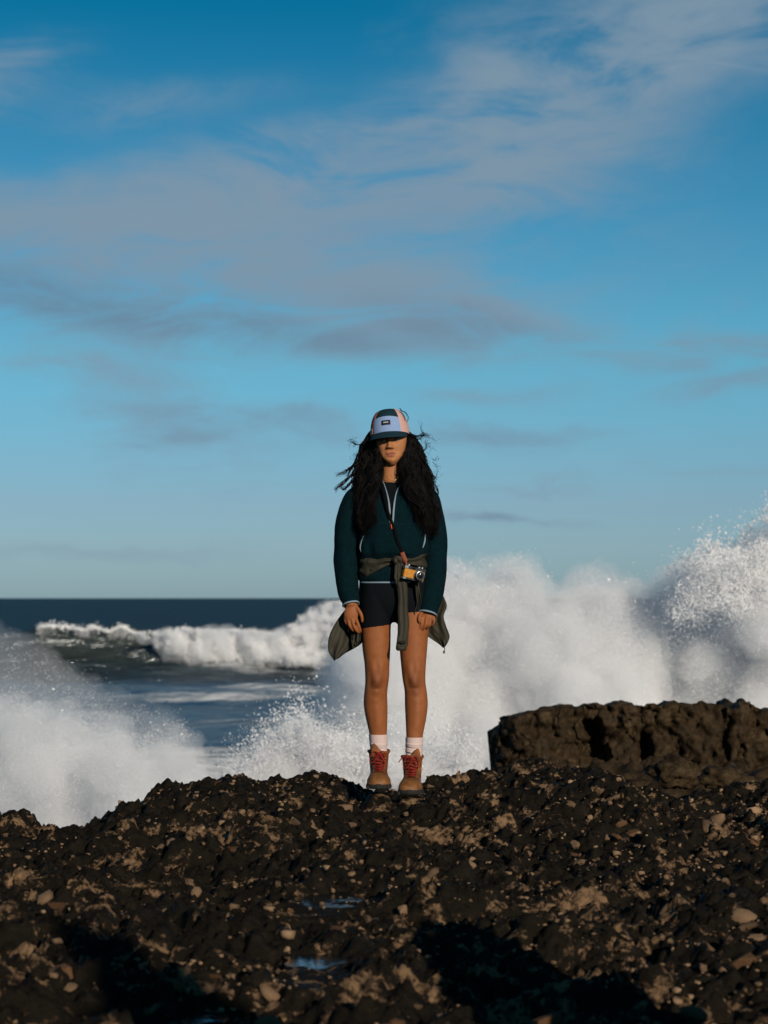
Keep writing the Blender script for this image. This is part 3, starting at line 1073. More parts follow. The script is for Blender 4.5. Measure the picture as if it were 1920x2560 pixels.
def lip(u, v):
    t = np.interp(u, [a for a, b in SIL_K], [b for a, b in SIL_K])
    return (v < t + 6).astype(float) * (v > t - 4)


P_, r_, c_ = plume(SIL_K, 119.0, 0.5, 17000, 16, 1600, edge=0.10, puff=(0.05, 0.16), mist=0.25, drops=0.03, dens_fn=lip)
spray('white_water', P_, r_, 'thin white lip of foam along the crest of the dark wave', (-15, 119, SEA))


# ================================================================ THE WOMAN
PX = 1 / 543.0                      # one photo pixel at her distance, metres
ROOT = np.array((0.033, 10.0, 0.0))
person = bpy.data.objects.new('person', None)
COL.objects.link(person)
person.location = ROOT
person.empty_display_size = 0.3
tag(person, 'woman in a dark teal fleece, black shorts and a colour-block cap, standing on the ledge', 'person')


def S(u, v, dy=0.0):
    return W(u, v, dy)


def build(mb, name, m, parent=person, smooth=True):
    return mb.build(name, m, parent, ROOT, smooth)


M_SKIN = bpy.data.materials.new('skin')
M_SKIN.use_nodes = True
_t = M_SKIN.node_tree; _n = N(_t); _b = _t.nodes['Principled BSDF']
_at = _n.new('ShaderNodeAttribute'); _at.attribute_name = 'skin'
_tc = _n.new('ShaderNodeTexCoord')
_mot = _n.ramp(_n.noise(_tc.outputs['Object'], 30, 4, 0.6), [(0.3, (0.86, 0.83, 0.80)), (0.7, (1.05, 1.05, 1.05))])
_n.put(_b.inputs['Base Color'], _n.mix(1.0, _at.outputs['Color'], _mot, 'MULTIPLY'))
_b.inputs['Roughness'].default_value = 0.62
_b.inputs['Specular IOR Level'].default_value = 0.22
_b.inputs['Subsurface Weight'].default_value = 0.12
_b.inputs['Subsurface Radius'].default_value = (0.012, 0.005, 0.003)
_b.inputs['Subsurface Scale'].default_value = 0.5
M_FLEECE = mat('teal_fleece', (0.0006, 0.0095, 0.0131), 0.95, 0.08, bump=(420, 0.5, 3), var=(60, 0.7, 1.3), sheen=0.0)
M_TRIM = mat('pale_blue_binding', (0.1680, 0.2240, 0.2880), 0.7, 0.3)
M_BLACK = mat('black_jersey', (0.0015, 0.0030, 0.0050), 0.85, 0.12, bump=(300, 0.3, 3))
M_OLIVE = mat('olive_nylon', (0.0240, 0.0212, 0.0132), 0.72, 0.3, bump=(38, 0.25, 4), var=(16, 0.8, 1.2))
M_OLIVE_IN = mat('olive_lining', (0.012, 0.011, 0.008), 0.8, 0.2)
M_HAIR = mat('black_hair', (0.0020, 0.0015, 0.0014), 0.5, 0.18)
M_PINK = mat('pink_cap_cloth', (0.4836, 0.2964, 0.2652), 0.85, 0.2, bump=(300, 0.3, 3))
M_PERI = mat('periwinkle_cap_cloth', (0.1950, 0.2886, 0.4836), 0.85, 0.2, bump=(300, 0.3, 3))
M_RUST = mat('rust_print_cloth', (0.2400, 0.0800, 0.0560), 0.85, 0.2, var=(70, 0.25, 2.2))
M_NAVY = mat('dark_teal_cap_cloth', (0.0030, 0.022, 0.032), 0.85, 0.2, bump=(300, 0.3, 3))
M_INK = mat('black_patch', (0.004, 0.005, 0.010), 0.7, 0.3)
M_WHITE = mat('white_thread', (0.4960, 0.4960, 0.5120), 0.7, 0.3)
M_SOCK = mat('blush_rib_knit', (0.5148, 0.4056, 0.3900), 0.9, 0.15, bump=(260, 0.4, 3))
M_BOOT = mat('tan_boot_leather', (0.185, 0.060, 0.013), 0.62, 0.35, bump=(80, 0.3, 4), var=(24, 0.35, 1.35))
M_TOE = mat('worn_toe_leather', (0.175, 0.070, 0.019), 0.6, 0.35, bump=(70, 0.3, 4), var=(30, 0.45, 1.3))
M_SOLE = mat('black_rubber', (0.012, 0.011, 0.010), 0.8, 0.3, bump=(60, 0.4, 4))
M_LACE = mat('red_lace', (0.1760, 0.0112, 0.0080), 0.75, 0.25)
M_STEEL = mat('steel', (0.62, 0.62, 0.62), 0.25, 0.5, metal=1.0)
M_BRASS = mat('dull_brass', (0.20, 0.14, 0.07), 0.5, 0.4, metal=0.6)
M_GOLD = mat('gold_chain', (0.70, 0.42, 0.16), 0.3, 0.5, metal=1.0)
M_ORANGE = mat('orange_cord', (0.70, 0.10, 0.025), 0.6, 0.3)
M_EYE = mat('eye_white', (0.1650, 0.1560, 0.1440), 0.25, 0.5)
M_IRIS = mat('dark_iris', (0.012, 0.007, 0.004), 0.15, 0.5)

# ---------------------------------------------------------------- head frame
YAW, ROLL, PITCH = R(9), R(5.5), R(-3)
_cy, _sy, _cr, _sr, _cp, _sp = math.cos(YAW), math.sin(YAW), math.cos(ROLL), math.sin(ROLL), math.cos(PITCH), math.sin(PITCH)
MH = np.array(((_cr, 0, -_sr), (0, 1, 0), (_sr, 0, _cr))) @ np.array(((_cy, _sy, 0), (-_sy, _cy, 0), (0, 0, 1))) @ np.array(((1, 0, 0), (0, _cp, -_sp), (0, _sp, _cp)))
HO = S(980, 1159, -0.07) - MH @ np.array((0, -0.075, 0.0))


def H(p):
    """head frame (chin at z=0, face towards -y) -> world"""
    return np.asarray(p, float) @ MH.T + HO


def head_rings():
    zs = np.array([-.004, .002, .010, .022, .036, .052, .070, .088, .105, .122, .140, .160, .180, .198, .212, .221, .226])
    wd = np.array([.008, .017, .026, .0375, .0480, .0565, .0625, .0662, .0690, .0690, .0685, .0665, .0620, .0550, .0415, .0250, .006])
    yf = np.array([-.066, -.078, -.085, -.089, -.0895, -.0895, -.0895, -.0895, -.0885, -.0885, -.0880, -.0850, -.079, -.068, -.050, -.028, -.004])
    yb = np.array([-.030, -.010, .000, .010, .030, .052, .070, .082, .090, .096, .100, .101, .097, .086, .066, .040, .014])
    z = np.linspace(zs[0], zs[-1], 90)
    w = np.interp(z, zs, wd); f = np.interp(z, zs, yf); b = np.interp(z, zs, yb)
    ker = np.ones(5) / 5
    w, f, b = [np.convolve(np.pad(q, 2, mode='edge'), ker, 'valid') for q in (w, f, b)]
    n = 150
    a = np.linspace(0, 2 * math.pi, n, endpoint=False)
    rings = []
    for zi, wi, fi, bi in zip(z, w, f, b):
        yc = 0.35 * fi + 0.65 * (fi + bi) / 2
        ca, sa = np.cos(a), np.sin(a)
        x = wi * np.sign(ca) * np.abs(ca) ** 0.92
        y = np.where(sa < 0, yc + (yc - fi) * np.sign(sa) * np.abs(sa) ** 0.85, yc + (bi - yc) * sa)
        zz = np.full(n, zi)
        fr = np.clip(-sa, 0, 1) ** 1.2
        g = lambda cx, cz, rx, rz: np.exp(-((x - cx) / rx) ** 2 - ((zz - cz) / rz) ** 2)
        d = 0
        t = np.clip((0.112 - zz) / (0.112 - 0.073), 0, 1)
        nose = np.exp(-(x / (0.0075 + 0.006 * t)) ** 2) * (0.007 + 0.021 * t ** 1.1) * sstep(0.0635, 0.072, zz) * sstep(0.132, 0.108, zz)
        d = d + nose
        d = d + 0.0085 * (g(-.0125, .0705, .0060, .0058) + g(.0125, .0705, .0060, .0058))
        d = d - 0.0095 * (g(-.031, .108, .015, .0105) + g(.031, .108, .015, .0105))
        d = d + 0.0040 * (g(-.031, .107, .011, .006) + g(.031, .107, .011, .006))
        d = d + 0.0035 * (g(-.030, .124, .020, .006) + g(.030, .124, .020, .006))
        d = d + 0.0045 * (g(-.043, .082, .018, .018) + g(.043, .082, .018, .018))
        d = d + 0.0042 * np.exp(-((x / .024) ** 4)) * np.exp(-((zz - .0485) / .0048) ** 2)
        d = d + 0.0050 * np.exp(-((x / .020) ** 4)) * np.exp(-((zz - .0365) / .0052) ** 2)
        d = d - 0.0038 * np.exp(-((x / .026) ** 4)) * np.exp(-((zz - .0428) / .0016) ** 2)
        d = d - 0.0040 * np.exp(-(x / .016) ** 2) * np.exp(-((zz - .0265) / .005) ** 2)
        d = d - 0.0022 * np.exp(-(x / .004) ** 2) * np.exp(-((zz - .057) / .006) ** 2)
        d = d + 0.0050 * np.exp(-(x / .016) ** 2) * np.exp(-((zz - .012) / .010) ** 2)
        d = d - 0.0030 * (g(-.029, .048, .007, .012) + g(.029, .048, .007, .012))
        y = y - d * fr
        rings.append(np.stack((x, y, zz), -1))
    return H(np.array(rings))


# ---------------------------------------------------------------- body, one surface
def leg_rings(rows, ys, depth, n=40):
    out = []
    R_ = np.array(rows, float)
    vv = np.linspace(R_[0, 0], R_[-1, 0], 110)
    u0 = np.interp(vv, R_[:, 0], R_[:, 1]); u1 = np.interp(vv, R_[:, 0], R_[:, 2])
    ker = np.ones(5) / 5
    n = max(n, 64)
    u0, u1 = [np.convolve(np.pad(q, 2, mode='edge'), ker, 'valid') for q in (u0, u1)]
    yy = np.interp(vv, [a for a, b in ys], [b for a, b in ys]); dd = np.interp(vv, [a for a, b in depth], [b for a, b in depth])
    for v, a, b, y, d in zip(vv, u0, u1, yy, dd):
        c = S((a + b) / 2, v, y)
        rg = ell(c, (b - a) / 2 * PX, (b - a) / 2 * PX * d, n, 2.1)
        x = rg[:, 0] - c[0]
        fr = np.clip(-(rg[:, 1] - c[1]) / ((b - a) / 2 * PX * d), 0, 1)
        kz = (1705 - v) * PX                       # height above the kneecap
        cap_ = .0105 * np.exp(-(x / .021) ** 2 - (kz / .026) ** 2) + .005 * np.exp(-(x / .014) ** 2 - ((kz + .045) / .016) ** 2)
        cap_ = cap_ - .0085 * (np.exp(-((x - .031) / .012) ** 2) + np.exp(-((x + .031) / .012) ** 2)) * np.exp(-((kz - .004) / .030) ** 2)
        cap_ = cap_ - .0060 * np.exp(-(x / .03) ** 2 - ((kz + .028) / .009) ** 2) + .006 * np.exp(-((np.abs(x) - .022) / .016) ** 2 - ((kz - .065) / .03) ** 2)
        cap_ = cap_ + .0035 * np.exp(-((x - .004) / .017) ** 2) * sstep(-.06, -.09, np.full(n, kz)) * sstep(-.235, -.19, np.full(n, kz))      # shin
        rg[:, 1] -= cap_ * fr ** 1.5
        out.append(rg)
    return np.array(out)


LEG_L = [(1440, 905, 985), (1500, 903, 984), (1565, 902, 977), (1623, 906, 976), (1656, 911, 974), (1690, 913, 973), (1710, 913, 971), (1727, 911, 968), (1745, 909, 968),
         (1765, 909, 969), (1789, 913, 969), (1815, 919, 968), (1837, 924, 967), (1880, 929, 965), (1935, 930, 966)]
LEG_R = [(1440, 985, 1068), (1500, 990, 1074), (1565, 994, 1072), (1623, 999, 1068), (1656, 1002, 1065), (1696, 1006, 1063), (1712, 1009, 1064), (1727, 1012, 1067), (1758, 1012, 1070),
         (1780, 1013, 1068), (1800, 1014, 1065), (1843, 1016, 1056), (1890, 1018, 1053), (1945, 1017, 1053)]
body = MB()
body.loft(leg_rings(LEG_L, [(1440, 0.0), (1700, -0.012), (1760, 0.018), (1935, 0.02)], [(1440, 1.15), (1620, 1.12), (1700, 1.10), (1760, 1.14), (1935, 1.1)]))
body.loft(leg_rings(LEG_R, [(1440, 0.0), (1700, -0.035), (1760, -0.03), (1945, -0.075)], [(1440, 1.15), (1620, 1.12), (1700, 1.10), (1760, 1.14), (1945, 1.1)]))
# kneecaps, shins
for (u, v, y) in ((940, 1703, -0.062), (1035, 1705, -0.083)):
    body.ball(S(u, v, y + .030), (0.026, 0.018, 0.036))
# torso and neck
tor = []
for v, u0, u1, ry, y in ((1500, 904, 1073, .085, .01), (1470, 905, 1071, .098, .01), (1430, 912, 1058, .095, .005), (1390, 918, 1046, .085, .0), (1340, 912, 1050, .09, 0), (1290, 905, 1056, .098, 0),
                         (1255, 900, 1060, .088, .005), (1235, 915, 1046, .072, .01), (1222, 938, 1022, .056, .015), (1205, 952, 1006, .050, .018), (1180, 955, 1003, .048, .015), (1150, 957, 1002, .048, .01), (1130, 962, 998, .045, .01)):
    tor.append(ell(S((u0 + u1) / 2, v, y), (u1 - u0) / 2 * PX, ry, 44, 2.3))
body.loft(np.array([catmull(np.array(tor)[:, i], 60) for i in range(44)]).transpose(1, 0, 2))
body.loft(head_rings())
# ears
for s_ in (-1, 1):
    body.ball(H((s_ * .072, .012, .092)), (.008, .016, .028))
# arms and hands
ARM_L = catmull([S(905, 1240, 0.0), S(878, 1290, .0), S(868, 1370, .012), S(874, 1440, -.02), S(878, 1505, -.045), S(880, 1520, -.05)], 40)
ARM_R = catmull([S(1058, 1240, 0.0), S(1082, 1290, .0), S(1090, 1375, .012), S(1082, 1450, -.03), S(1069, 1522, -.065), S(1068, 1534, -.07)], 40)
body.tube(ARM_L, np.interp(np.linspace(0, 1, 40), [0, .3, .55, .9, 1], [.046, .042, .036, .025, .016]), 16)
body.tube(ARM_R, np.interp(np.linspace(0, 1, 40), [0, .3, .55, .9, 1], [.046, .042, .036, .025, .016]), 16)


def hand(pts_palm, fingers):
    body.tube(catmull([S(*p[:3]) for p in pts_palm], 12), catmull([(p[3], 0, 0) for p in pts_palm], 12)[:, 0], 14, flat=.55)
    for f in fingers:
        P = catmull([S(*q) for q in f[0]], 14)
        body.tube(P, np.interp(np.linspace(0, 1, 14), [0, .35, .45, .9, 1], [f[1] * 1.05, f[1] * .95, f[1] * 1.02, f[1] * .82, f[1] * .5]), 10)


hand([(880, 1506, -.045, .025), (880, 1520, -.052, .030), (878, 1536, -.056, .034), (878, 1548, -.056, .029)],
     [([(863, 1538, -.052), (864, 1552, -.052), (870, 1563, -.046), (877, 1570, -.036)], .0074),
      ([(871, 1544, -.060), (873, 1560, -.064), (880, 1572, -.058), (888, 1579, -.046)], .0081),
      ([(880, 1546, -.064), (884, 1562, -.070), (891, 1575, -.064), (898, 1583, -.052)], .0084),
      ([(889, 1544, -.062), (895, 1560, -.068), (899, 1572, -.064), (902, 1581, -.054)], .0080),
      ([(888, 1514, -.056), (897, 1526, -.066), (904, 1540, -.072), (906, 1556, -.070)], .0088)])
hand([(1068, 1526, -.066, .026), (1069, 1534, -.072, .030), (1070, 1543, -.076, .031), (1070, 1549, -.078, .026)],
     [([(1057, 1543, -.086), (1055, 1557, -.094), (1051, 1568, -.090), (1046, 1577, -.078)], .0080),
      ([(1066, 1545, -.090), (1065, 1560, -.098), (1060, 1569, -.092), (1053, 1576, -.078)], .0084),
      ([(1075, 1545, -.086), (1075, 1558, -.092), (1071, 1566, -.086), (1064, 1571, -.072)], .0081),
      ([(1084, 1542, -.078), (1085, 1552, -.082), (1082, 1560, -.076), (1076, 1565, -.064)], .0072),
      ([(1058, 1528, -.080), (1051, 1537, -.096), (1048, 1547, -.104), (1049, 1557, -.104)], .0088)])


def remeshed(mb, name, m, voxel, smooth=2, parent=person, org=ROOT, strength=0.5):
    o = mb.build(name + '_src', m, None, None)
    md = o.modifiers.new('r', 'REMESH'); md.mode = 'VOXEL'; md.voxel_size = voxel; md.use_smooth_shade = True
    if smooth:
        sm = o.modifiers.new('s', 'SMOOTH'); sm.factor = strength; sm.iterations = smooth
    dg = bpy.context.evaluated_depsgraph_get()
    ev = o.evaluated_get(dg)
    me = bpy.data.meshes.new_from_object(ev, depsgraph=dg)
    me.name = name
    bpy.data.objects.remove(o)
    V = np.empty(len(me.vertices) * 3, np.float32)
    me.vertices.foreach_get('co', V)
    V = V.reshape(-1, 3) - np.asarray(org, np.float32)
    me.vertices.foreach_set('co', V.ravel())
    if not me.materials:
        me.materials.append(m)
    me.polygons.foreach_set('use_smooth', np.ones(len(me.polygons), bool))
    no = bpy.data.objects.new(name, me)
    COL.objects.link(no)
    no.parent = parent
    return no, V + np.asarray(org)


bo, BV = remeshed(body, 'body', M_SKIN, 0.0029, 2)
# skin pigment: lips, knuckles; knees also carry painted shading
hl = (BV - HO) @ MH                       # back into the head frame
SK = np.tile(np.array((0.34, 0.142, 0.060)), (len(BV), 1))


def tint_skin(mask, c):
    global SK
    SK = SK * (1 - mask[:, None]) + np.array(c) * mask[:, None]


legm = sstep(1.0, 0.8, BV[:, 2])
tint_skin(legm, (0.232, 0.079, 0.026))
for (u, v) in ((940, 1706), (1035, 1708)):  # knees: naturally darker skin, deepened further to paint in the leg's shading
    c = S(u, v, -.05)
    tint_skin(0.62 * np.exp(-((BV[:, 0] - c[0]) / .040) ** 2 - ((BV[:, 2] - c[2]) / .055) ** 2), (0.115, 0.036, 0.016))
front = (hl[:, 1] < -.06)
lipw = np.clip(1 - (hl[:, 0] / .0235) ** 2, 0, 1)
lip_up = sstep(.0525, .0500, hl[:, 2] + .004 * (hl[:, 0] / .0235) ** 2); lip_dn = sstep(.0300 + .010 * 0, .0325, hl[:, 2] - .009 * (hl[:, 0] / .0235) ** 2)
tint_skin(front * (lipw > 0) * lip_up * lip_dn * 0.8 * np.clip(lipw * 4, 0, 1), (0.27, 0.075, 0.055))
tint_skin(front * 0.8 * np.exp(-((np.abs(hl[:, 2] - .0428)) / .0020) ** 2) * np.clip(lipw * 3, 0, 1), (0.09, 0.023, 0.017))
for s_ in (-1, 1):
    e = ((hl[:, 0] - s_ * .031) / .022) ** 2 + ((hl[:, 2] - .127 + 3.0 * (hl[:, 0] - s_ * .033) ** 2) / .0035) ** 2
    tint_skin(front * np.exp(-e ** 2) * .85, (0.02, 0.012, 0.009))          # brows
    e = ((hl[:, 0] - s_ * .031) / .0165) ** 2 + ((hl[:, 2] - .1115) / .0022) ** 2
    tint_skin(front * np.exp(-e ** 2) * .9, (0.02, 0.012, 0.009))           # lash line
    e = ((hl[:, 0] - s_ * .0125) / .0035) ** 2 + ((hl[:, 2] - .0655) / .002) ** 2
    tint_skin(front * np.exp(-e ** 2) * .8, (0.10, 0.035, 0.02))            # nostril
handm = ((BV[:, 2] < 0.86) & (BV[:, 2] > 0.68) & ((BV[:, 0] < -0.10) | (BV[:, 0] > 0.155)) & (BV[:, 1] < 10 - .03))
tint_skin(handm * 0.0, (0.33, 0.15, 0.09))
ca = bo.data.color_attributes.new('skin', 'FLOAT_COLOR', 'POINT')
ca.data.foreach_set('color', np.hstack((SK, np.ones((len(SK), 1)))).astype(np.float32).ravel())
# eyes in the brim's shade
for s_ in (-1, 1):
    e = build(MB().ball(H((s_ * .031, -.0755, .1070)), .0115, 16, 12), 'eye', M_EYE)
    build(MB().ball(H((s_ * .031, -.0836, .1070)), (.0052, .0042, .0052), 12, 8), 'iris', M_IRIS, e)

# ---------------------------------------------------------------- fleece pullover
ZIP = np.array([(1180, 938, 1016), (1190, 945, 1014), (1200, 953, 1010), (1211, 960, 1003), (1225, 964.5, 994), (1240, 968.5, 989), (1260, 972, 985.5), (1281, 974, 983.5), (1300, 973.5, 982.5), (1313, 976, 981), (1316, 978.5, 978.6)], float)
TOR = np.array([  # v, u0, u1, ry, yc
    (1456, 899, 1064, .118, .005), (1447, 894, 1068, .124, .005), (1425, 893, 1064, .122, .005), (1405, 894, 1060, .120, .005), (1396, 893, 1064, .128, .0), (1384, 894, 1068, .142, -.004),
    (1368, 893, 1070, .146, -.004), (1340, 893, 1072, .142, -.002), (1310, 892, 1073, .136, 0), (1285, 890, 1074, .130, 0), (1262, 888, 1075, .122, .004), (1245, 893, 1070, .110, .010), (1232, 906, 1056, .095, .016),
    (1221, 924, 1038, .082, .020), (1212, 938, 1024, .075, .022), (1204, 944, 1018, .070, .022), (1192, 943, 1018, .070, .020), (1180, 941, 1020, .070, .018)], float)


def torso_at(v):
    t = TOR[::-1]
    return [np.interp(v, t[:, 0], t[:, k]) for k in (1, 2, 3, 4)]


def torso_pt(u, v, out=0.0):
    """point on the front of the pullover under photo column u, row v"""
    u0, u1, ry, yc = torso_at(v)
    c = S((u0 + u1) / 2, v, yc)
    rx = (u1 - u0) / 2 * PX
    s_ = np.clip((u - (u0 + u1) / 2) * PX / rx, -0.97, 0.97)
    return np.array((c[0] + s_ * rx, c[1] - ry * (1 - abs(s_) ** 2.3) ** (1 / 2.3) - out, c[2]))


fl = MB()
rings, inner = [], []
vs = np.concatenate((np.linspace(1456, 1400, 20), np.linspace(1397, 1181, 80)))
NS = 120
for v in vs:
    u0, u1, ry, yc = torso_at(v)
    c = S((u0 + u1) / 2, v, yc)
    rx = (u1 - u0) / 2 * PX
    if v < 1315:
        l, r_o = np.interp(v, ZIP[:, 0], ZIP[:, 1]), np.interp(v, ZIP[:, 0], ZIP[:, 2])
    else:
        l, r_o = 978.5, 978.6
    sl = np.clip((l - (u0 + u1) / 2) * PX / rx, -.95, .95); sr = np.clip((r_o - (u0 + u1) / 2) * PX / rx, -.95, .95)
    p = 2.3
    # angle parameter: -90 deg is the front
    aR = math.acos(np.sign(sr) * abs(sr) ** (p / 2)); aL = math.acos(np.sign(sl) * abs(sl) ** (p / 2))
    a = np.linspace(-aR, 2 * math.pi - aL - 2 * math.pi * 1, NS) if False else np.linspace(-aR, -aL + 2 * math.pi, NS)
    ca_, sa_ = np.cos(a), np.sin(a)
    e = 2 / p
    ring = np.stack((c[0] + rx * np.sign(ca_) * np.abs(ca_) ** e, c[1] + ry * np.sign(sa_) * np.abs(sa_) ** e, np.full(NS, c[2])), -1)
    # soft folds
    k = 0.004 * fbm(a * 2.2, np.full(NS, v * 0.03), oct=2, seed=500) + 0.006 * math.exp(-((v - 1376) / 16) ** 2) * np.sin(a * 9 + 2 * np.sin(a * 3))
    k = k * (np.abs(a + math.pi / 2) > 0.05) * sstep(1200, 1240, v)
    d = ring - c; d /= np.linalg.norm(d, axis=1)[:, None]
    rings.append(ring + d * k[:, None])
    inner.append(ring - d * 0.006)
rings, inner = np.array(rings), np.array(inner)
V1, F1 = grid_mesh(rings)
fl.add(V1, F1)
V2, F2 = grid_mesh(inner)
fl.add(V2, F2[:, ::-1])
nr = len(rings)
fl.loft(np.stack((rings[:, 0], inner[:, 0]), 0), False, False)
fl.loft(np.stack((rings[:, -1], inner[:, -1]), 0), False, False)
fl.loft(np.stack((rings[-1], inner[-1]), 0), False, False)
fl.loft(np.stack((rings[0], inner[0]), 0), False, False)


def sleeve(rows, seed):
    P = catmull([S(*q[:3]) for q in rows], 60)
    r = catmull([(q[3], 0, 0) for q in rows], 60)[:, 0]
    rg = tube_rings(P, r, 40, 1.12)
    t = np.linspace(0, 1, 60)[:, None]; a = np.linspace(0, 2 * math.pi, 40, endpoint=False)[None, :]
    c = P[:, None, :]
    d = rg - c
    k = 1 + 0.05 * fbm(np.cos(a) * 1.2 + 0 * t, np.sin(a) * 1.2 + 0 * t, t * 7 + 0 * a, oct=3, seed=seed) + 0.035 * np.sin(t * 34 + 1.6 * np.sin(a * 1.0) + seed) * np.exp(-((t - .52) / .12) ** 2)
    rg = c + d * k[..., None]
    return rg, P, r


SL_L = [(905, 1236, .004, .050), (888, 1252, .002, .054), (874, 1290, .0, .056), (867, 1335, .004, .0575), (866, 1375, .008, .0575), (867, 1430, .0, .0565), (870, 1475, -.02, .050), (876, 1500, -.038, .041), (878, 1511, -.045, .0365)]
SL_R = [(1056, 1236, .004, .050), (1071, 1252, .002, .053), (1080, 1290, .0, .055), (1087, 1335, .004, .055), (1088, 1375, .008, .055), (1086, 1430, -.005, .0555), (1081, 1480, -.035, .053), (1073, 1518, -.060, .045), (1069, 1535, -.070, .041)]
cuffs = []
for rows, sd in ((SL_L, 510), (SL_R, 520)):
    rg, P, r = sleeve(rows, sd)
    fl.loft(rg, False)
    ins = [rg[-1]]
    for k in (1, 2, 3, 4):           # turned-in cuff
        c = P[-1 - 2 * k]
        ins.append(c + (rg[-1] - P[-1]) * (0.93 - 0.03 * k))
    fl.loft(np.array(ins), False)
    cuffs.append((rg[-1], P[-1], P[-1] - P[-3]))
fleece = build(fl, 'fleece_pullover', M_FLEECE)
# pale binding: zip edges, hem, cuffs, pockets
for side, col in ((0, 1), (-1, 2)):
    path = rings[:, side][vs < 1312]
    path = path + np.array((0, -0.002, 0))
    wv = np.interp(vs[vs < 1312], [1181, 1215, 1240, 1265, 1312], [.0016, .0020, .0030, .0046, .0044])
    b = MB(); b.tube(path, wv, 8, flat=.6)
    build(b, 'zip_binding', M_TRIM, fleece)
b = MB(); hm = rings[0] + np.array((0, 0, -0.001)); b.tube(np.vstack((hm, hm[:1])), 0.0042, 8); build(b, 'hem_binding', M_TRIM, fleece)
for rg, c, d in cuffs:
    b = MB(); q = c + (rg - c) * 1.01; b.tube(np.vstack((q, q[:1])), 0.0042, 8); build(b, 'cuff_binding', M_TRIM, fleece)
for pts in (((909, 1341), (904, 1356), (901, 1370), (904, 1382)), ((1062.5, 1336), (1061.5, 1350), (1059, 1362), (1056, 1371))):
    b = MB(); b.tube(catmull([torso_pt(u, v, .003) for u, v in pts], 14), np.interp(np.linspace(0, 1, 14), [0, .5, 1], [.0015, .0042, .0016]), 8); build(b, 'pocket_binding', M_TRIM, fleece)
b = MB(); b.tube(np.array([torso_pt(u, 1313 + (0 if u > 976 else (976 - u) * -0.17), .001) for u in np.linspace(925, 1058, 40)]), .0011, 6); build(b, 'chest_seam', M_NAVY, fleece)
b = MB()
b.tube([torso_pt(977, 1311, .006), torso_pt(978, 1318, .008), torso_pt(979.5, 1325, .008)], .0019, 8)
build(b, 'zip_pull', M_ORANGE, fleece)

# ---------------------------------------------------------------- tee under the pullover
tee = MB()
tr = []
for v, u0, u1, ry, y in ((1330, 908, 1056, .118, 0), (1290, 908, 1056, .118, 0), (1262, 912, 1050, .108, .004), (1245, 918, 1044, .096, .010), (1232, 926, 1036, .080, .016), (1221, 936, 1026, .068, .018), (1212, 944, 1016, .062, .02), (1206, 948, 1012, .058, .02)):
    ring = ell(S((u0 + u1) / 2, v, y), (u1 - u0) / 2 * PX, ry, 60, 2.3)
    # crew neck dips at the front
    a = np.linspace(0, 2 * math.pi, 60, endpoint=False)
    tr.append(ring)
tr = np.array([catmull(np.array(tr)[:, i], 40) for i in range(60)]).transpose(1, 0, 2)
keepz = S(978, 1209)[2]
a = np.linspace(0, 2 * math.pi, 60, endpoint=False)
dip = keepz + 0.010 - 0.011 * np.clip(-np.sin(a), 0, 1) ** 3
for i in range(60):
    tr[:, i, 2] = np.minimum(tr[:, i, 2], dip[i])
tee.loft(tr, False)
build(tee, 'crew_neck_tee', M_BLACK)
b = MB(); b.tube(np.vstack((tr[-1], tr[-1][:1])) + (0, 0, .001), .003, 6); build(b, 'neck_band', M_BLACK)
# necklace and earring
b = MB(); b.tube(catmull([S(957, 1180, -.036), S(966, 1194, -.046), S(978, 1201, -.050), S(990, 1199, -.049), S(1001, 1186, -.038)], 24), .0011, 6); build(b, 'necklace', M_GOLD)
b = MB(); b.ball(S(948.5, 1151, -.02), .0035); build(b, 'earring', M_STEEL)

# ---------------------------------------------------------------- shorts
sh = MB()


def grow(rows, g):
    return [(v, a - g, b + g) for v, a, b in rows]


SHL = [(1430, 903, 990), (1470, 901, 990), (1510, 900, 988), (1545, 899.5, 982), (1566, 899.5, 978.5)]
SHR = [(1430, 980, 1068), (1470, 982, 1072), (1510, 986, 1076), (1540, 990, 1075), (1560, 992, 1074.5)]
for rows, tilt in ((SHL, -4.5), (SHR, 0.0)):
    rg = leg_rings(rows, [(1430, 0), (1600, -.002)], [(1430, 1.22), (1600, 1.19)], 48)
    cx = rg[-1][:, 0].mean()
    k = np.linspace(0, 1, len(rg)) ** 3
    rg[:, :, 2] -= k[:, None] * tilt * PX * (rg[:, :, 0] - cx) / (0.07)
    sh.loft(rg, True)
hips = []
for v, u0, u1, ry in ((1425, 905, 1062, .110), (1450, 902, 1066, .116), (1480, 901, 1070, .116), (1510, 902, 1072, .108), (1535, 912, 1060, .085), (1556, 940, 1030, .05)):
    hips.append(ell(S((u0 + u1) / 2, v, .004), (u1 - u0) / 2 * PX, ry, 48, 2.4))
sh.loft(np.array([catmull(np.array(hips)[:, i], 30) for i in range(48)]).transpose(1, 0, 2))
shorts, _ = remeshed(sh, 'shorts', M_BLACK, 0.004, 2)

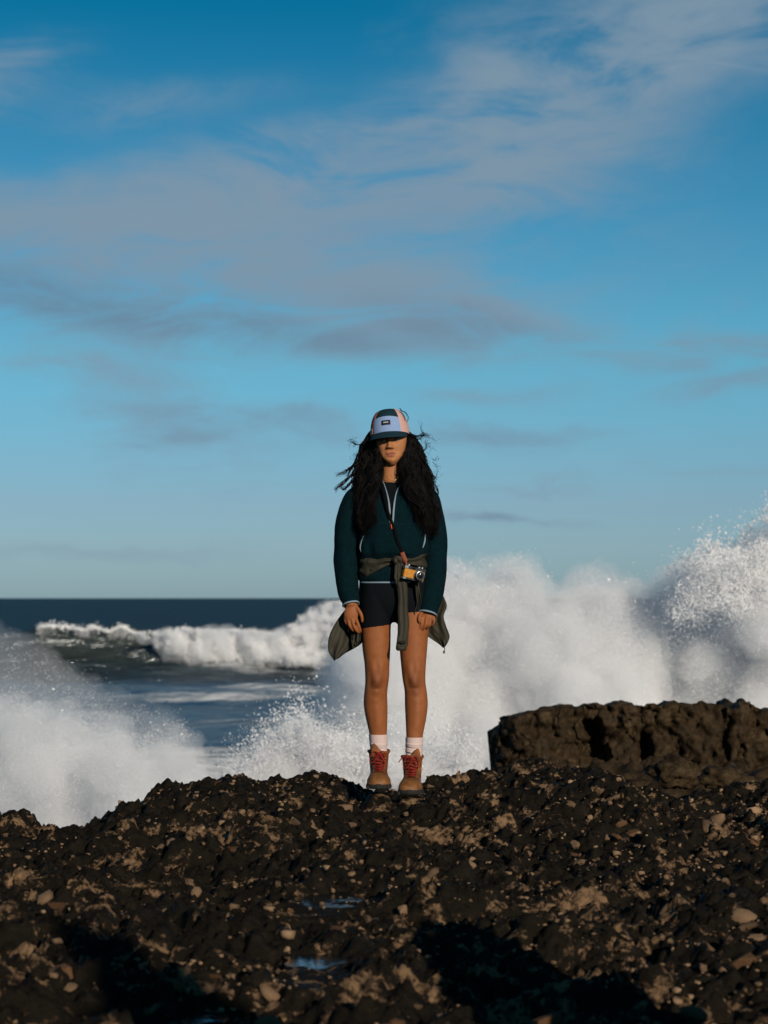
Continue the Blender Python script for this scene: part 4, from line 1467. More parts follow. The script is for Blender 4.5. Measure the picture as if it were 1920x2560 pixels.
# ---------------------------------------------------------------- socks and boots
def boot(leg_u, leg_v, leg_y, toe_u, sole_v, yA, name_side, tongue_side, sock_top, sock_mid):
    """ankle axis at photo column leg_u, sole at row sole_v, depth yA; the toe points at the camera"""
    ank = S(leg_u, sole_v, yA)
    toe_dx = (toe_u - leg_u) * PX
    z0 = ank[2]
    up = MB()
    n = 36
    secs = []
    for y, hw, h in ((.075, .020, .060), (.068, .030, .078), (.045, .037, .095), (.0, .041, .105), (-.045, .044, .098), (-.085, .0485, .080), (-.12, .052, .066), (-.15, .051, .058), (-.172, .044, .050), (-.186, .032, .042), (-.193, .014, .032)):
        t = (0.075 - y) / 0.268
        cx = ank[0] + toe_dx * t ** 1.3
        a = np.linspace(0, 2 * math.pi, n, endpoint=False)
        ca_, sa_ = np.cos(a), np.sin(a)
        x = hw * np.sign(ca_) * np.abs(ca_) ** .75
        z = np.where(sa_ >= 0, .022 + (h - .022) * np.abs(sa_) ** .9, .022 - .014 * np.abs(sa_) ** .4)
        secs.append(np.stack((cx + x, np.full(n, ank[1] + y), z0 + z), -1))
    up.loft(np.array(secs))
    sh_ = []
    for z, rx, ry, cy_ in ((.03, .036, .058, .012), (.07, .040, .062, .008), (.095, .042, .060, .006), (.120, .044, .054, .010), (.145, .0465, .054, .012), (.160, .047, .054, .012)):
        c = (ank[0] + toe_dx * .18, ank[1] + cy_, z0 + z)
        sh_.append(ell(c, rx, ry, n, 2.2))
    up.loft(np.array(sh_))
    up.tube(catmull([(ank[0] + toe_dx * .18 + .047 * math.cos(q), ank[1] + .012 + .054 * math.sin(q), z0 + .158 + .004 * math.sin(2 * q)) for q in np.linspace(0, 2 * math.pi, 25)], 60), .0075, 8)
    bt, _ = remeshed(up, 'boot', M_BOOT, 0.0032, 3)
    bt['label'] = name_side
    # toe cap, a separate worn leather piece
    tc_ = MB()
    caps = []
    for y, hw, h in ((-.105, .0520, .0735), (-.12, .0545, .069), (-.15, .0535, .061), (-.172, .0465, .053), (-.186, .0345, .045), (-.195, .016, .034)):
        t = (0.075 - y) / 0.268
        cx = ank[0] + toe_dx * t ** 1.3
        a = np.linspace(-0.25, math.pi + .25, 26)
        ca_, sa_ = np.cos(a), np.sin(a)
        x = hw * np.sign(ca_) * np.abs(ca_) ** .75
        z = np.where(sa_ >= 0, .022 + (h - .022) * np.abs(sa_) ** .9, .022 - .014 * np.abs(sa_) ** .4)
        caps.append(np.stack((cx + x, np.full(26, ank[1] + y), z0 + z), -1))
    tc_.loft(np.array(caps), True, False)
    build(tc_, 'toe_cap', M_TOE, bt)
    # lugged sole
    so = MB()
    outl = []
    yy = np.concatenate((np.linspace(.082, -.20, 24), np.linspace(-.20, .082, 24)))
    for i, y in enumerate(yy):
        t = (0.075 - y) / 0.268
        hw = np.interp(y, [-.201, -.196, -.186, -.172, -.15, -.12, -.085, -.045, 0, .045, .068, .078, .083], [0.004, .020, .036, .047, .0545, .0555, .052, .047, .044, .040, .034, .024, .004])
        cx = ank[0] + toe_dx * max(t, 0) ** 1.3
        outl.append((cx + (hw if i < 24 else -hw), ank[1] + y))
    outl = np.array(outl); ctr = outl.mean(0)
    so.loft(np.array([np.column_stack((ctr + (outl - ctr) * k, np.full(48, z0 + z))) for z, k in ((0, .95), (.004, 1.0), (.014, 1.01), (.021, 1.0), (.024, .96))]))
    for y in np.linspace(-.17, .06, 9):
        t = (0.075 - y) / 0.268
        cx = ank[0] + toe_dx * t ** 1.3
        hw = np.interp(y, [-.196, -.17, -.12, -.045, .045, .08], [.02, .047, .054, .047, .040, .02])
        for s2 in (-1, 1):
            so.box((cx + s2 * hw, ank[1] + y, z0 + .007), (.005, .008, .0075))
    build(so, 'sole', M_SOLE, bt, False)
    # laces: crossings up the throat, following the instep
    def throat(t):          # t 0 at toe end .. 1 at collar
        y = np.interp(t, [0, .25, .45, .6, .8, 1], [-.098, -.078, -.062, -.052, -.047, -.046])
        z = np.interp(t, [0, .25, .45, .6, .8, 1], [.078, .093, .108, .122, .140, .158])
        cx = ank[0] + toe_dx * np.interp(t, [0, .45, 1], [.55, .30, .18])
        return np.array((cx, ank[1] + y, z0 + z))
    la = MB()
    for i in range(6):
        t0, t1 = i / 6.4, (i + 1) / 6.4
        hw = .022 + .010 * (i / 6)
        for s2 in (-1, 1):
            p0, p1 = throat(t0), throat(t1)
            a0 = p0 + (s2 * hw, .004, 0); a1 = p1 + (-s2 * hw, .004, 0)
            m_ = (p0 + p1) / 2 + (0, -.011 - .003 * s2, .004)
            la.tube(catmull([a0, m_ + (s2 * .006, 0, 0), m_ + (-s2 * .006, 0, 0), a1], 12), .0023, 6)
        p0 = throat(t0)
        la.tube(catmull([p0 + (-hw, .004, 0), p0 + (0, -.011, .001), p0 + (hw, .004, 0)], 8), .0023, 6)
    kn = throat(.96) + (0, -.014, 0)
    la.ball(kn, (.008, .006, .006))
    for s2, dz, dx in ((-1, -.045, .042), (1, -.040, .036)):
        la.tube(catmull([kn, kn + (s2 * dx * .6, -.012, .008), kn + (s2 * dx, -.010, dz * .6), kn + (s2 * dx * .75, -.010, dz), kn + (s2 * dx * .3, -.012, dz * .45), kn], 26), .0022, 6)
    if tongue_side < 0:
        la.tube(catmull([kn, kn + (.018, -.014, -.02), kn + (.032, -.014, -.06), kn + (.040, -.03, -.10), kn + (.044, -.035, -.135)], 20), .0023, 6)
    else:
        la.tube(catmull([kn, kn + (-.022, -.012, .012), kn + (-.045, -.010, .004), kn + (-.064, -.012, -.018)], 20), .0025, 6)
    build(la, 'laces', M_LACE, bt)
    for i in range(6):
        p = throat(i / 6.4)
        hw = .023 + .010 * (i / 6)
        for s2 in (-1, 1):
            build(MB().ball(p + (s2 * hw, -.0030, 0), (.0026, .0026, .0026), 8, 6), 'lace_hook', M_BRASS, bt)
    # tongue
    tg = MB()
    base = throat(.55)
    pth = catmull([base + (0, .006, -.02), throat(.8) + (tongue_side * .004, .002, 0), throat(1.0) + (tongue_side * .016, -.004, .006), throat(1.0) + (tongue_side * .024, -.012, .040)], 16)
    tg.tube(pth, np.interp(np.linspace(0, 1, 16), [0, .6, .85, 1], [.026, .024, .014, .005]), 16, flat=.22, up=(0, 1, 0))
    build(tg, 'tongue', M_BOOT, bt)
    # sock with slumped folds and ribs
    so2 = MB()
    rg = []
    vv = np.linspace(sock_top, sole_v - 55, 70)
    rows = LEG_L if tongue_side < 0 else LEG_R
    R_ = np.array(rows, float)
    lean = (leg_u - np.interp(sole_v - 55, R_[:, 0], (R_[:, 1] + R_[:, 2]) / 2))
    for v in vv:
        t = (v - sock_top) / (vv[-1] - sock_top)
        a0, a1 = np.interp(v, R_[:, 0], R_[:, 1]), np.interp(v, R_[:, 0], R_[:, 2])
        c = S((a0 + a1) / 2 + lean * t, v, leg_y)
        r_ = (a1 - a0) / 2 * PX + .0035
        fold = .0045 * max(0, math.sin((v - sock_mid) * .42)) * (v > sock_mid) + .002 * math.sin(v * .9) * (v > sock_mid)
        a = np.linspace(0, 2 * math.pi, 120, endpoint=False)
        rr = r_ + fold * (0.7 + 0.5 * np.sin(a * 2 + v * .05)) + .0009 * np.cos(a * 40)
        rg.append(np.stack((c[0] + rr * np.cos(a), c[1] + rr * 1.08 * np.sin(a), np.full(120, c[2]) + .003 * np.sin(a * 2 + 1) * (v > sock_mid)), -1))
    rg.insert(0, rg[0] * 1.0)
    rg[0] = rg[1].mean(0) + (rg[1] - rg[1].mean(0)) * .90
    so2.loft(np.array(rg), False)
    build(so2, 'sock', M_SOCK)


boot(947, 1837, .018, 947, 1964, 0.012, 'tan boot on the image-left foot, long red lace end hanging down', -1, 1836, 1858)
boot(1033, 1843, -.072, 1022, 1978, -0.080, 'tan boot on the image-right foot, a step nearer', 1, 1843, 1858)

# ---------------------------------------------------------------- olive jacket tied round the waist
wj = MB()
NA = 160
a = np.linspace(0, 2 * math.pi, NA, endpoint=False)          # 0 = +x, -90 deg = front
us = 982 + 80 * np.cos(a)
vt = np.where(np.sin(a) < 0, np.interp(us, [900, 940, 975, 1000, 1025, 1045, 1064], [1397, 1396, 1394, 1394, 1395, 1388, 1378]), 1386)
vb = np.where(np.sin(a) < 0, np.interp(us, [900, 905, 920, 945, 965, 985, 1000, 1020, 1045, 1064], [1447, 1448, 1444, 1430, 1418, 1409, 1408, 1412, 1420, 1430]), 1460)
rows_o, rows_i = [], []
for t in np.linspace(0, 1, 26):
    v = vt + (vb - vt) * t
    z = CAM_Z - (v - V0) / F * 10
    u0, u1, ry, yc = torso_at(1400)
    fold = 0.005 * np.sin(t * 9 + 2.2 * np.cos(a * 2)) + 0.006 * fbm(a * 3, np.full(NA, t * 2.5), oct=3, seed=600) + .006 * math.sin(math.pi * t)
    e = 2 / 2.3
    def pos(off):
        rx, ry_ = .149 + off, .126 + off
        return np.stack((S(982, 1400)[0] + rx * np.sign(np.cos(a)) * np.abs(np.cos(a)) ** e, 10.004 + ry_ * np.sign(np.sin(a)) * np.abs(np.sin(a)) ** e, z), -1)
    rows_o.append(pos(.006 + fold)); rows_i.append(pos(0.0 + 0 * fold))
wj.loft(np.array(rows_o + rows_i[::-1] + rows_o[:1]), False)


def flap(rows, thick=.012, seed=0, n=28, steps=44):
    """rows: (u_left, v_left, y_left, u_right, v_right, y_right) from top to bottom: a soft, thick panel"""
    A = catmull([S(*q[:3]) for q in rows], steps); B = catmull([S(*q[3:6]) for q in rows], steps)
    m_ = n // 2
    s_ = np.linspace(0, 1, m_)
    out = []
    for i in range(steps):
        t = i / (steps - 1)
        L = A[i] + (B[i] - A[i]) * s_[:, None]
        wv = .020 * fbm(s_ * 3.2, np.full(m_, t * 2.2), oct=3, seed=seed) + .007 * np.sin(s_ * 17 + 5 * t + 2 * np.sin(3 * t + seed))
        prof = thick * np.sin(np.pi * np.clip(s_, .02, .98)) ** .5 * (0.35 + .65 * math.sin(math.pi * min(max(t, .03), .97)) ** .5)
        f = L + np.stack((0 * wv, wv - prof, 0 * wv), -1); b_ = L + np.stack((0 * wv, wv + prof, 0 * wv), -1)
        out.append(np.vstack((f, b_[::-1])))
    return np.array(out)


# image-left lower corner, wind-filled
wj.loft(flap([(900, 1440, .03, 914, 1440, .02), (893, 1490, .05, 914, 1492, .03), (866, 1520, .05, 914, 1530, .04), (842, 1552, .03, 914, 1560, .05), (826, 1582, .0, 911, 1588, .05), (820, 1606, -.01, 903, 1609, .03),
              (821, 1628, -.01, 880, 1624, .01), (829, 1643, -.01, 855, 1638, 0), (836, 1651, -.01, 841, 1648, -.01)], .016, 610))
# image-right lower corner
wj.loft(flap([(1050, 1430, .05, 1070, 1430, .05), (1046, 1470, .05, 1098, 1472, .05), (1044, 1500, .05, 1111, 1496, .04), (1044, 1522, .045, 1117, 1516, .03), (1047, 1550, .04, 1109, 1540, .02), (1052, 1574, .03, 1115, 1564, .0),
              (1068, 1590, .02, 1124, 1590, -.01), (1095, 1609, .01, 1119, 1606, -.01), (1108, 1620, .0, 1112, 1617, -.01)], .016, 620))
# inner fold beside the image-right thigh
wj.loft(flap([(1037, 1455, -.115, 1046, 1452, -.10), (1039, 1490, -.112, 1052, 1490, -.09), (1041, 1510, -.105, 1054, 1515, -.07), (1034, 1535, -.10, 1052, 1540, -.06), (1041, 1548, -.085, 1053, 1565, -.05), (1050, 1556, -.07, 1056, 1580, -.04)], .006, 630))
# back panel behind the hips
wj.loft(flap([(900, 1425, .125, 1068, 1425, .125), (898, 1470, .135, 1072, 1470, .135), (900, 1520, .13, 1072, 1520, .13), (902, 1553, .12, 1070, 1553, .12)], .012, 640))
waist = build(wj, 'tied_jacket', M_OLIVE)
waist['label'] = 'olive jacket tied round the waist'
# creased lump of cloth at the image-left hip
b = MB(); b.loft(flap([(884, 1560, .0, 905, 1565, -.01), (880, 1585, -.02, 902, 1590, -.03), (878, 1605, -.03, 900, 1606, -.04), (882, 1620, -.03, 892, 1618, -.03)], .018, 650)); build(b, 'crumpled_pocket', M_OLIVE, waist)
# knot and hanging sleeves
b = MB()
b.tube(catmull([S(984, 1402, -.142), S(992, 1396, -.158), S(1001, 1398, -.160), S(1003, 1406, -.152)], 18), [.013] * 18, 14, flat=.8)
b.tube(catmull([S(989, 1394, -.150), S(989, 1402, -.162), S(991, 1409, -.150)], 12), [.010] * 12, 12)
build(b, 'knot', M_OLIVE, waist)


def hang(rows, seed, n=30):
    P = catmull([S(*q[:3]) for q in rows], 60); w_ = catmull([(q[3], q[4], 0) for q in rows], 60)
    aa = np.linspace(0, 2 * math.pi, n, endpoint=False)
    rg = []
    for i in range(60):
        t = i / 59
        k = 1 + .22 * fbm(np.cos(aa) * 1.3, np.sin(aa) * 1.3, np.full(n, t * 5.0), oct=3, seed=seed)
        rg.append(np.stack((P[i, 0] + w_[i, 0] * PX * np.cos(aa) * k, P[i, 1] + w_[i, 1] * np.sin(aa) * k - .007 * np.exp(-((np.cos(aa) + .15) / .25) ** 2) * (np.sin(aa) < 0) * -1, P[i, 2] + 0 * aa), -1))
    return np.array(rg)


b = MB()
rg = hang([(1000, 1400, -.150, 9, .012), (1001, 1420, -.150, 11, .016), (1003, 1450, -.148, 13, .018), (1007, 1490, -.142, 12.5, .018), (1008, 1530, -.136, 13, .019), (1010, 1565, -.132, 13.5, .020), (1007, 1595, -.130, 13, .021), (1004, 1612, -.132, 13, .022)], 660)
# open end: the rim tilts so that one looks into the sleeve
end = rg[-1].copy(); c = end.mean(0)
end[:, 2] += (end[:, 1] - c[1]) * 0.5 - .004
rim = c + (end - c) * 1.0
b.loft(np.vstack((rg, rim[None])), False)
b.loft(np.array([rim, rim * 1.0 + (0, 0, .012) + (c - rim) * .10, c + (rim - c) * .75 + (0, 0, .05)]), True)
sl1 = build(b, 'hanging_sleeve', M_OLIVE, waist)
b = MB()
cw = S(1003, 1618, -.150)
b.loft(np.array([ell(cw + (0, 0, .006), .024, .020, 28), ell(cw + (0, 0, -.006), .025, .023, 28), ell(cw + (0, .002, -.016), .020, .017, 28)]), True)
build(b, 'sleeve_cuff', M_OLIVE, waist)
b = MB(); b.loft(np.array([ell((0, 0, 0), .019, .008, 24, th0=0), ell((0, 0, .004), .016, .006, 24)]) @ np.array(((1, 0, 0), (0, 0, 1), (0, -1, 0))).T + S(1005, 1606, -.158), True); build(b, 'cuff_lining', M_OLIVE_IN, waist)
b = MB(); b.loft(hang([(997, 1402, -.150, 7, .010), (994, 1425, -.156, 9, .012), (993, 1445, -.158, 8, .011), (994, 1462, -.154, 3, .006)], 670)); build(b, 'sleeve_fold', M_OLIVE, waist)
# draw-cords and toggles at both corners
for u, v, pts in ((836, 1651, ((836, 1648), (845, 1646), (855, 1638), (866, 1630))), (1110, 1618, ((1110, 1617), (1112, 1622), (1110, 1628)))):
    b = MB(); b.tube(catmull([S(p[0], p[1], -.012) for p in pts], 14), .0018, 6)
    e = S(pts[0][0], pts[0][1], -.012) if u < 900 else S(1110, 1630, -.012)
    b.ball(e, (.0045, .0045, .008))
    build(b, 'cord_toggle', M_SOLE, waist)

# ---------------------------------------------------------------- hair
def hair_strands():
    r = np.random.default_rng(55)
    tv, tf, n0 = [], [], 0
    SIDES = [  # inner and outer guide: (u, v, y)
        ([(940, 1078, .02), (946, 1120, -.030), (948, 1165, -.045), (937, 1215, -.105), (930, 1262, -.135), (930, 1305, -.145), (923, 1340, -.15)],
         [(924, 1082, .02), (908, 1120, .03), (899, 1165, .02), (893, 1215, -.01), (892, 1262, -.05), (898, 1300, -.075), (906, 1330, -.09)], 2000),
        ([(1012, 1076, .02), (1013, 1120, -.03), (1008, 1165, -.055), (1018, 1215, -.10), (1040, 1262, -.13), (1055, 1305, -.13), (1068, 1345, -.125)],
         [(1014, 1074, .02), (1042, 1110, .02), (1056, 1155, .02), (1070, 1200, 0), (1084, 1255, -.03), (1089, 1295, -.05), (1082, 1335, -.07)], 2000)]
    K = 34
    segs = []
    for gi, go, cnt in SIDES:
        gi = np.array(gi, float); go = np.array(go, float)
        ncl = 64
        cph = r.uniform(0, 6.28, (ncl, 2)); cfr = r.uniform(2.0, 3.8, ncl); ca0 = r.uniform(0, 1, ncl); cb0 = r.uniform(-1, 1, ncl)
        clen = r.uniform(.45, 1.04, ncl)
        for k in range(cnt):
            c = r.integers(ncl)
            al = np.clip(ca0[c] + r.normal() * .06, -.05, 1.10); be = cb0[c] + r.normal() * .45
            G = gi * (1 - al) + go * al
            G = G + np.stack((r.normal(size=7) * 1.2, r.normal(size=7) * 1.5, np.linspace(.2, 1, 7) * be * .035 + .01), -1)
            L = clen[c] * r.uniform(.9, 1.06)
            P = catmull(np.array([S(*q) for q in G]), K)
            t = np.linspace(0, 1, K)
            P = np.stack([np.interp(t * L, t, P[:, j]) if L <= 1 else P[:, j] for j in range(3)], -1)
            if L > 1:
                P[:, 2] -= (L - 1) * .25 * t ** 2
            am = (.003 + .023 * t ** .8) * r.uniform(.8, 1.2)
            ph = cph[c] + r.normal(size=2) * .3
            P[:, 0] += am * np.sin(cfr[c] * 6.28 * t + ph[0]); P[:, 1] += am * .8 * np.cos(cfr[c] * 6.28 * t + ph[1])
            segs.append((P, .0013))
    # locks and flyaways the wind has lifted
    def stray(g, amp, rad, n=1, jit=3.0):
        for _ in range(n):
            G = np.array(g, float) + np.stack((r.normal(size=len(g)) * jit * np.linspace(.2, 1, len(g)), r.normal(size=len(g)) * jit * np.linspace(.2, 1, len(g)), r.normal(size=len(g)) * .012), -1)
            P = catmull(np.array([S(*q) for q in G]), 30)
            t = np.linspace(0, 1, 30)
            P[:, 2] += amp * t * np.sin(t * r.uniform(9, 18) + r.uniform(0, 6)); P[:, 0] += amp * .6 * t * np.cos(t * r.uniform(9, 16) + r.uniform(0, 6))
            segs.append((P, rad))
    stray([(905, 1150, 0), (890, 1162, 0), (872, 1172, 0), (862, 1180, 0), (842, 1188, 0)], .006, .0015, 16, 2.2)
    stray([(900, 1165, 0), (884, 1178, 0), (878, 1190, 0), (864, 1200, 0), (848, 1216, 0), (838, 1225, 0)], .007, .0015, 16, 2.4)
    stray([(900, 1180, 0), (885, 1196, 0), (872, 1212, 0), (860, 1222, 0), (848, 1214, 0)], .006, .0014, 14, 2.4)
    stray([(905, 1120, 0), (893, 1140, 0), (886, 1158, 0), (874, 1176, 0), (868, 1192, 0)], .006, .0015, 16, 2.6)
    stray([(920, 1100, 0), (908, 1108, 0), (893, 1112, 0), (880, 1106, 0), (874, 1098, 0)], .004, .0010, 8, 3)
    stray([(1022, 1080, 0), (1034, 1090, 0), (1048, 1090, 0), (1062, 1086, 0), (1075, 1094, 0)], .006, .0012, 14, 3.5)
    stray([(1030, 1090, 0), (1046, 1098, 0), (1058, 1090, 0), (1056, 1070, 0), (1050, 1052, 0)], .004, .0009, 4, 3)
    stray([(1000, 1030, -.02), (1008, 1036, -.03), (1013, 1048, -.03), (1012, 1056, -.02)], .003, .0012, 3, 1.0)
    stray([(999, 1020, -.02), (1004, 1028, -.03), (1013, 1030, -.03), (1020, 1044, -.03), (1015, 1056, -.02)], .003, .0011, 3, 1.5)
    stray([(1058, 1130, 0), (1064, 1120, 0), (1066, 1110, 0), (1062, 1100, 0)], .004, .0009, 6, 3)
    stray([(1070, 1180, 0), (1082, 1190, 0), (1090, 1196, 0), (1094, 1186, 0)], .005, .0009, 8, 4)
    stray([(1085, 1210, -.02), (1094, 1222, -.02), (1097, 1232, -.02), (1092, 1234, -.02)], .004, .0012, 6, 2)
    for _ in range(110):
        s_ = r.choice((-1, 1))
        if s_ < 0:
            u, v = r.uniform(885, 912), r.uniform(1095, 1230)
        else:
            u, v = r.uniform(1045, 1088), r.uniform(1090, 1250)
        stray([(u, v, 0), (u + s_ * r.uniform(3, 9), v + r.uniform(-4, 8), 0), (u + s_ * r.uniform(5, 18), v + r.uniform(-8, 18), 0)], .006, .0007, 1, 3)
    a3 = np.array((0, 2.094, 4.189))
    for P, rad in segs:
        k = len(P)
        T = np.gradient(P, axis=0); T /= np.linalg.norm(T, axis=1)[:, None] + 1e-9
        s1 = np.cross(T, (0.31, 0.93, 0.19)); s1 /= np.linalg.norm(s1, axis=1)[:, None] + 1e-9
        s2 = np.cross(s1, T)
        q_ = (rad * np.interp(np.linspace(0, 1, k), [0, .6, 1], [1, .95, .3]))[:, None, None]
        rg = P[:, None, :] + q_ * (np.cos(a3)[None, :, None] * s1[:, None, :] + np.sin(a3)[None, :, None] * s2[:, None, :])
        i = np.arange(k * 3).reshape(k, 3) + n0
        j = np.roll(i, -1, 1)
        tv.append(rg.reshape(-1, 3)); tf.append(np.stack((i[:-1], j[:-1], j[1:], i[1:]), -1).reshape(-1, 4))
        n0 += k * 3
    return np.concatenate(tv), np.concatenate(tf)


hv, hf = hair_strands()
hair = make('hair', hv, hf, M_HAIR, person, ROOT)
hair['label'] = 'long black wavy hair blown by the wind'
b = MB()                                # the dense inner mass of the hair
b.tube(catmull([S(940, 1084, .05), S(928, 1115, .05), S(918, 1160, .03), S(912, 1205, -.01), S(908, 1250, -.045), S(908, 1285, -.065)], 24), np.interp(np.linspace(0, 1, 24), [0, .25, .5, .8, 1], [.012, .026, .028, .024, .006]), 18)
b.tube(catmull([S(1004, 1084, .05), S(1023, 1115, .05), S(1034, 1160, .03), S(1046, 1205, -.01), S(1062, 1250, -.045), S(1070, 1285, -.06)], 24), np.interp(np.linspace(0, 1, 24), [0, .25, .5, .8, 1], [.012, .026, .032, .030, .006]), 18)
b.tube(catmull([H((0, .07, .15)), H((0, .085, .10)), S(975, 1165, .09), S(975, 1230, .11), S(975, 1290, .13)], 20), np.interp(np.linspace(0, 1, 20), [0, .3, .7, 1], [.06, .07, .07, .03]), 18)
build(b, 'hair_mass', M_HAIR, hair)

# ---------------------------------------------------------------- cap (head frame)
CB = 0.136            # height of the cap band above the chin
def cap_surf(phi, t, off=0.0):
    """phi: 0 = front, +90 = image right; t: 0 at the band .. 1 at the top"""
    hgt = .124
    th = t * math.pi / 2
    r = np.cos(th) ** .62
    rx, ry = .0890 + off, .105 + off
    x = rx * np.sin(phi) * r - .008
    y = -ry * np.cos(phi) * r + .004
    z = CB + (hgt + off) * np.sin(th) ** 1.05 + .010 * np.cos(phi) * (1 - t)
    return H(np.stack((x, y, z), -1))


def cap_patch(ph0, ph1, t0, t1, off, nph=40, nt=24, warp=None):
    ph, tt = np.meshgrid(np.linspace(ph0, ph1, nph), np.linspace(t0, t1, nt))
    if warp is not None:
        tt = warp(ph, tt)
    o = cap_surf(ph, tt, off); i_ = cap_surf(ph, tt, off - .003)
    m_ = MB()
    v1, f1 = grid_mesh(o); v2, f2 = grid_mesh(i_)
    m_.add(v1, f1); m_.add(v2, f2[:, ::-1])
    for e in ((o[0], i_[0]), (o[-1], i_[-1]), (o[:, 0], i_[:, 0]), (o[:, -1], i_[:, -1])):
        m_.loft(np.stack(e, 0), False, False)
    return m_


cap = build(cap_patch(-math.pi, math.pi, 0.0, .995, .0, 90, 40), 'cap', M_NAVY)
cap['label'] = 'five-panel cap in dark teal, periwinkle and pink'
A_ = R(43)
build(cap_patch(-A_, A_, .0, .43, .0022, warp=lambda p, t: t * (1 - .10 * (p / A_) ** 2)), 'front_panel', M_PERI, cap)
build(cap_patch(A_, R(118), .0, .80, .0022, warp=lambda p, t: t * np.clip(1 - .35 * np.clip((p - A_) / R(75), 0, 1) ** 1.5, .2, 1)), 'side_panel', M_PINK, cap)
sp = build(cap_patch(-R(118), -A_, .0, .72, .0022, warp=lambda p, t: t * np.clip(1 - .35 * np.clip((-p - A_) / R(75), 0, 1) ** 1.5, .2, 1)), 'side_panel', M_RUST, cap)
sp['label'] = 'rust and pink printed side panel of the cap'
build(cap_patch(-R(77), -R(52), .02, .16, .0034), 'pink_stripe', M_PINK, cap)
# brim
ph = np.linspace(-R(72), R(72), 60)
rowsb = []
for s_, dz in ((0, .0), (.25, 0), (.5, 0), (.75, 0), (1.0, 0)):
    ext = .062 * np.cos(ph / R(72) * math.pi / 2) ** .55 * s_
    x = (.0865 + ext * .25) * np.sin(ph) * (1 + .04 * s_) - .009
    y = -(.104) * np.cos(ph) - ext + .004
    z = CB + .010 * np.cos(ph) - ext * .53 - .10 * (x ** 2) / .087 * s_
    rowsb.append(np.stack((x, y, z), -1))
rowsb = np.array(rowsb)
top_ = H(rowsb + (0, 0, .002)); bot_ = H(rowsb - (0, 0, .002))
b = MB(); b.loft(np.concatenate((top_, bot_[::-1], top_[:1]), 0), False, False)
build(b, 'brim', M_NAVY, cap)
# woven label with a small white wordmark
ptch = cap_patch(-R(13.5), R(13.5), .175, .300, .0042, 12, 6); po = build(ptch, 'label_patch', M_INK, cap)
b = MB()
for k in range(6):
    p0 = -R(7.0) + k * R(2.4)
    q = [cap_surf(np.array([p0 + R(dx)]), np.array([tt]), .0062)[0] for dx, tt in ((0, .224), (1.7, .224), (1.7, .250), (0, .250))]
    qb = [cap_surf(np.array([p0 + R(dx)]), np.array([tt]), .0040)[0] for dx, tt in ((0, .224), (1.7, .224), (1.7, .250), (0, .250))]
    b.loft(np.array([q, qb]), True)
build(b, 'wordmark', M_WHITE, cap, False)

# ================================================================ the film camera on its strap
camroot = bpy.data.objects.new('film_camera', None)
COL.objects.link(camroot)
CC = S(1033, 1436, -.172)
camroot.location = CC
tag(camroot, 'small silver and black film camera with orange leather, hanging at her hip', 'camera')
M_CHROME = mat('satin_chrome', (0.55, 0.55, 0.56), 0.28, 0.5, metal=1.0)
M_DARK = mat('black_enamel', (0.012, 0.013, 0.015), 0.35, 0.5)
M_LEATHER = mat('orange_leather', (0.4480, 0.1880, 0.0176), 0.6, 0.35, bump=(240, 0.4, 3), var=(40, .8, 1.15))
M_GLASS = mat('lens_glass', (0.006, 0.007, 0.010), 0.05, 0.6)
M_STRAP = mat('black_webbing', (0.0025, 0.0025, 0.003), 0.9, 0.06)
M_BROWN = mat('brown_leather', (0.16, 0.038, 0.015), 0.6, 0.3)
rl, yw = R(13), R(20)
MR = np.array(((math.cos(rl), 0, math.sin(rl)), (0, 1, 0), (-math.sin(rl), 0, math.cos(rl)))) @ np.array(((math.cos(yw), -math.sin(yw), 0), (math.sin(yw), math.cos(yw), 0), (0, 0, 1)))


def camb(mb, name, m, parent=camroot, smooth=False):
    v = np.concatenate(mb.v) @ MR.T
    return make(name, v, mb.f, m, parent, None, smooth)


cbody = camb(MB().box((0, 0, 0), (.050, .0145, .0205), bev=.006), 'camera_body', M_LEATHER)
top = camb(MB().box((0, 0, .0265), (.0515, .0155, .0070), bev=.004), 'top_plate', M_DARK)
camb(MB().box((-.0435, -.001, .0268), (.0090, .0160, .0074), bev=.003), 'plate_end', M_CHROME, top)
camb(MB().box((0, 0, -.0235), (.0515, .0155, .0040), bev=.002), 'bottom_plate', M_DARK)
camb(MB().box((-.044, -.0005, -.0236), (.0080, .0158, .0043), bev=.002), 'plate_end', M_CHROME, top)
b = MB()
for x, r_, h in ((-.030, .007, .008), (.020, .009, .006), (.036, .006, .007)):
    b = MB(); b.loft(np.array([ell((x, 0, .033), r_, r_, 20), ell((x, 0, .033 + h), r_, r_, 20), ell((x, 0, .034 + h), r_ * .8, r_ * .8, 20)]))
    camb(b, 'dial', M_CHROME, top)
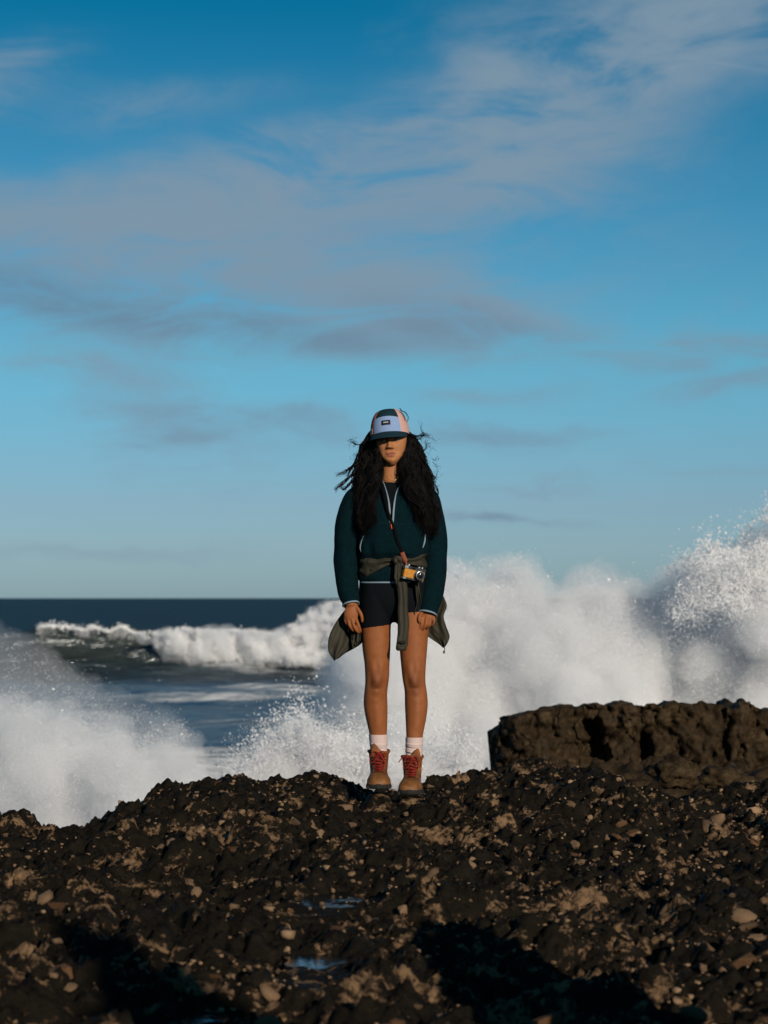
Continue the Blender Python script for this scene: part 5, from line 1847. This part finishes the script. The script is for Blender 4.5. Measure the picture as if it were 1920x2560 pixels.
b = MB().box((-.010, -.0160, .0268), (.009, .001, .0042)); camb(b, 'viewfinder_window', M_GLASS)


def yring(r_, y0, y1, n=36, x=.022, z=.000):
    a = np.linspace(0, 2 * math.pi, n, endpoint=False)
    f = lambda r, y: np.stack((x + r * np.cos(a), np.full(n, y), z + r * np.sin(a)), -1)
    return np.array([f(r_ * .96, y1), f(r_, y1 - .001), f(r_, y0)][::-1]), f


lens = MB()
q, f = yring(.0245, -.013, -.024); lens.loft(q)
q, f = yring(.0215, -.023, -.036); lens.loft(q)
lo = camb(lens, 'lens', M_DARK)
b = MB(); a0 = [f(.0238, -.0245), f(.0252, -.0245), f(.0252, -.0205), f(.0238, -.0205), f(.0238, -.0245)]; b.loft(np.array(a0), False); camb(b, 'lens_ring', M_CHROME, lo, True)
b = MB(); a0 = [f(.0190, -.0375), f(.0214, -.0375), f(.0214, -.0340), f(.0190, -.0340), f(.0190, -.0375)]; b.loft(np.array(a0), False); camb(b, 'filter_ring', M_CHROME, lo, True)
b = MB().ball((.022, -.0330, 0), (.0150, .0050, .0150)); camb(b, 'front_glass', M_GLASS, lo, True)
# strap: black webbing from the neck, brown leather ends
sp_ = [S(946, 1180, -.04), S(955, 1212, -.088), S(962, 1245, -.126), S(970, 1280, -.140), torso_pt(978, 1305, .008), torso_pt(987, 1332, .008), torso_pt(995, 1360, .009), torso_pt(1005, 1382, .012)]
b = MB(); b.tube(catmull(sp_, 50) - CC, .0068, 10, flat=.25); strap = make('strap', np.concatenate(b.v), b.f, M_STRAP, camroot)
b = MB(); b.tube(catmull([S(1005, 1381, -.162), S(1009, 1391, -.166), S(1015, 1404, -.172)], 12) - CC, .0105, 10, flat=.35); make('strap_end', np.concatenate(b.v), b.f, M_BROWN, strap)
b = MB(); b.tube(catmull([S(1013, 1402, -.172), S(1016, 1410, -.176), S(1014, 1418, -.178), S(1017, 1426, -.176)], 12) - CC, .0052, 8); make('strap_end', np.concatenate(b.v), b.f, M_BROWN, strap)
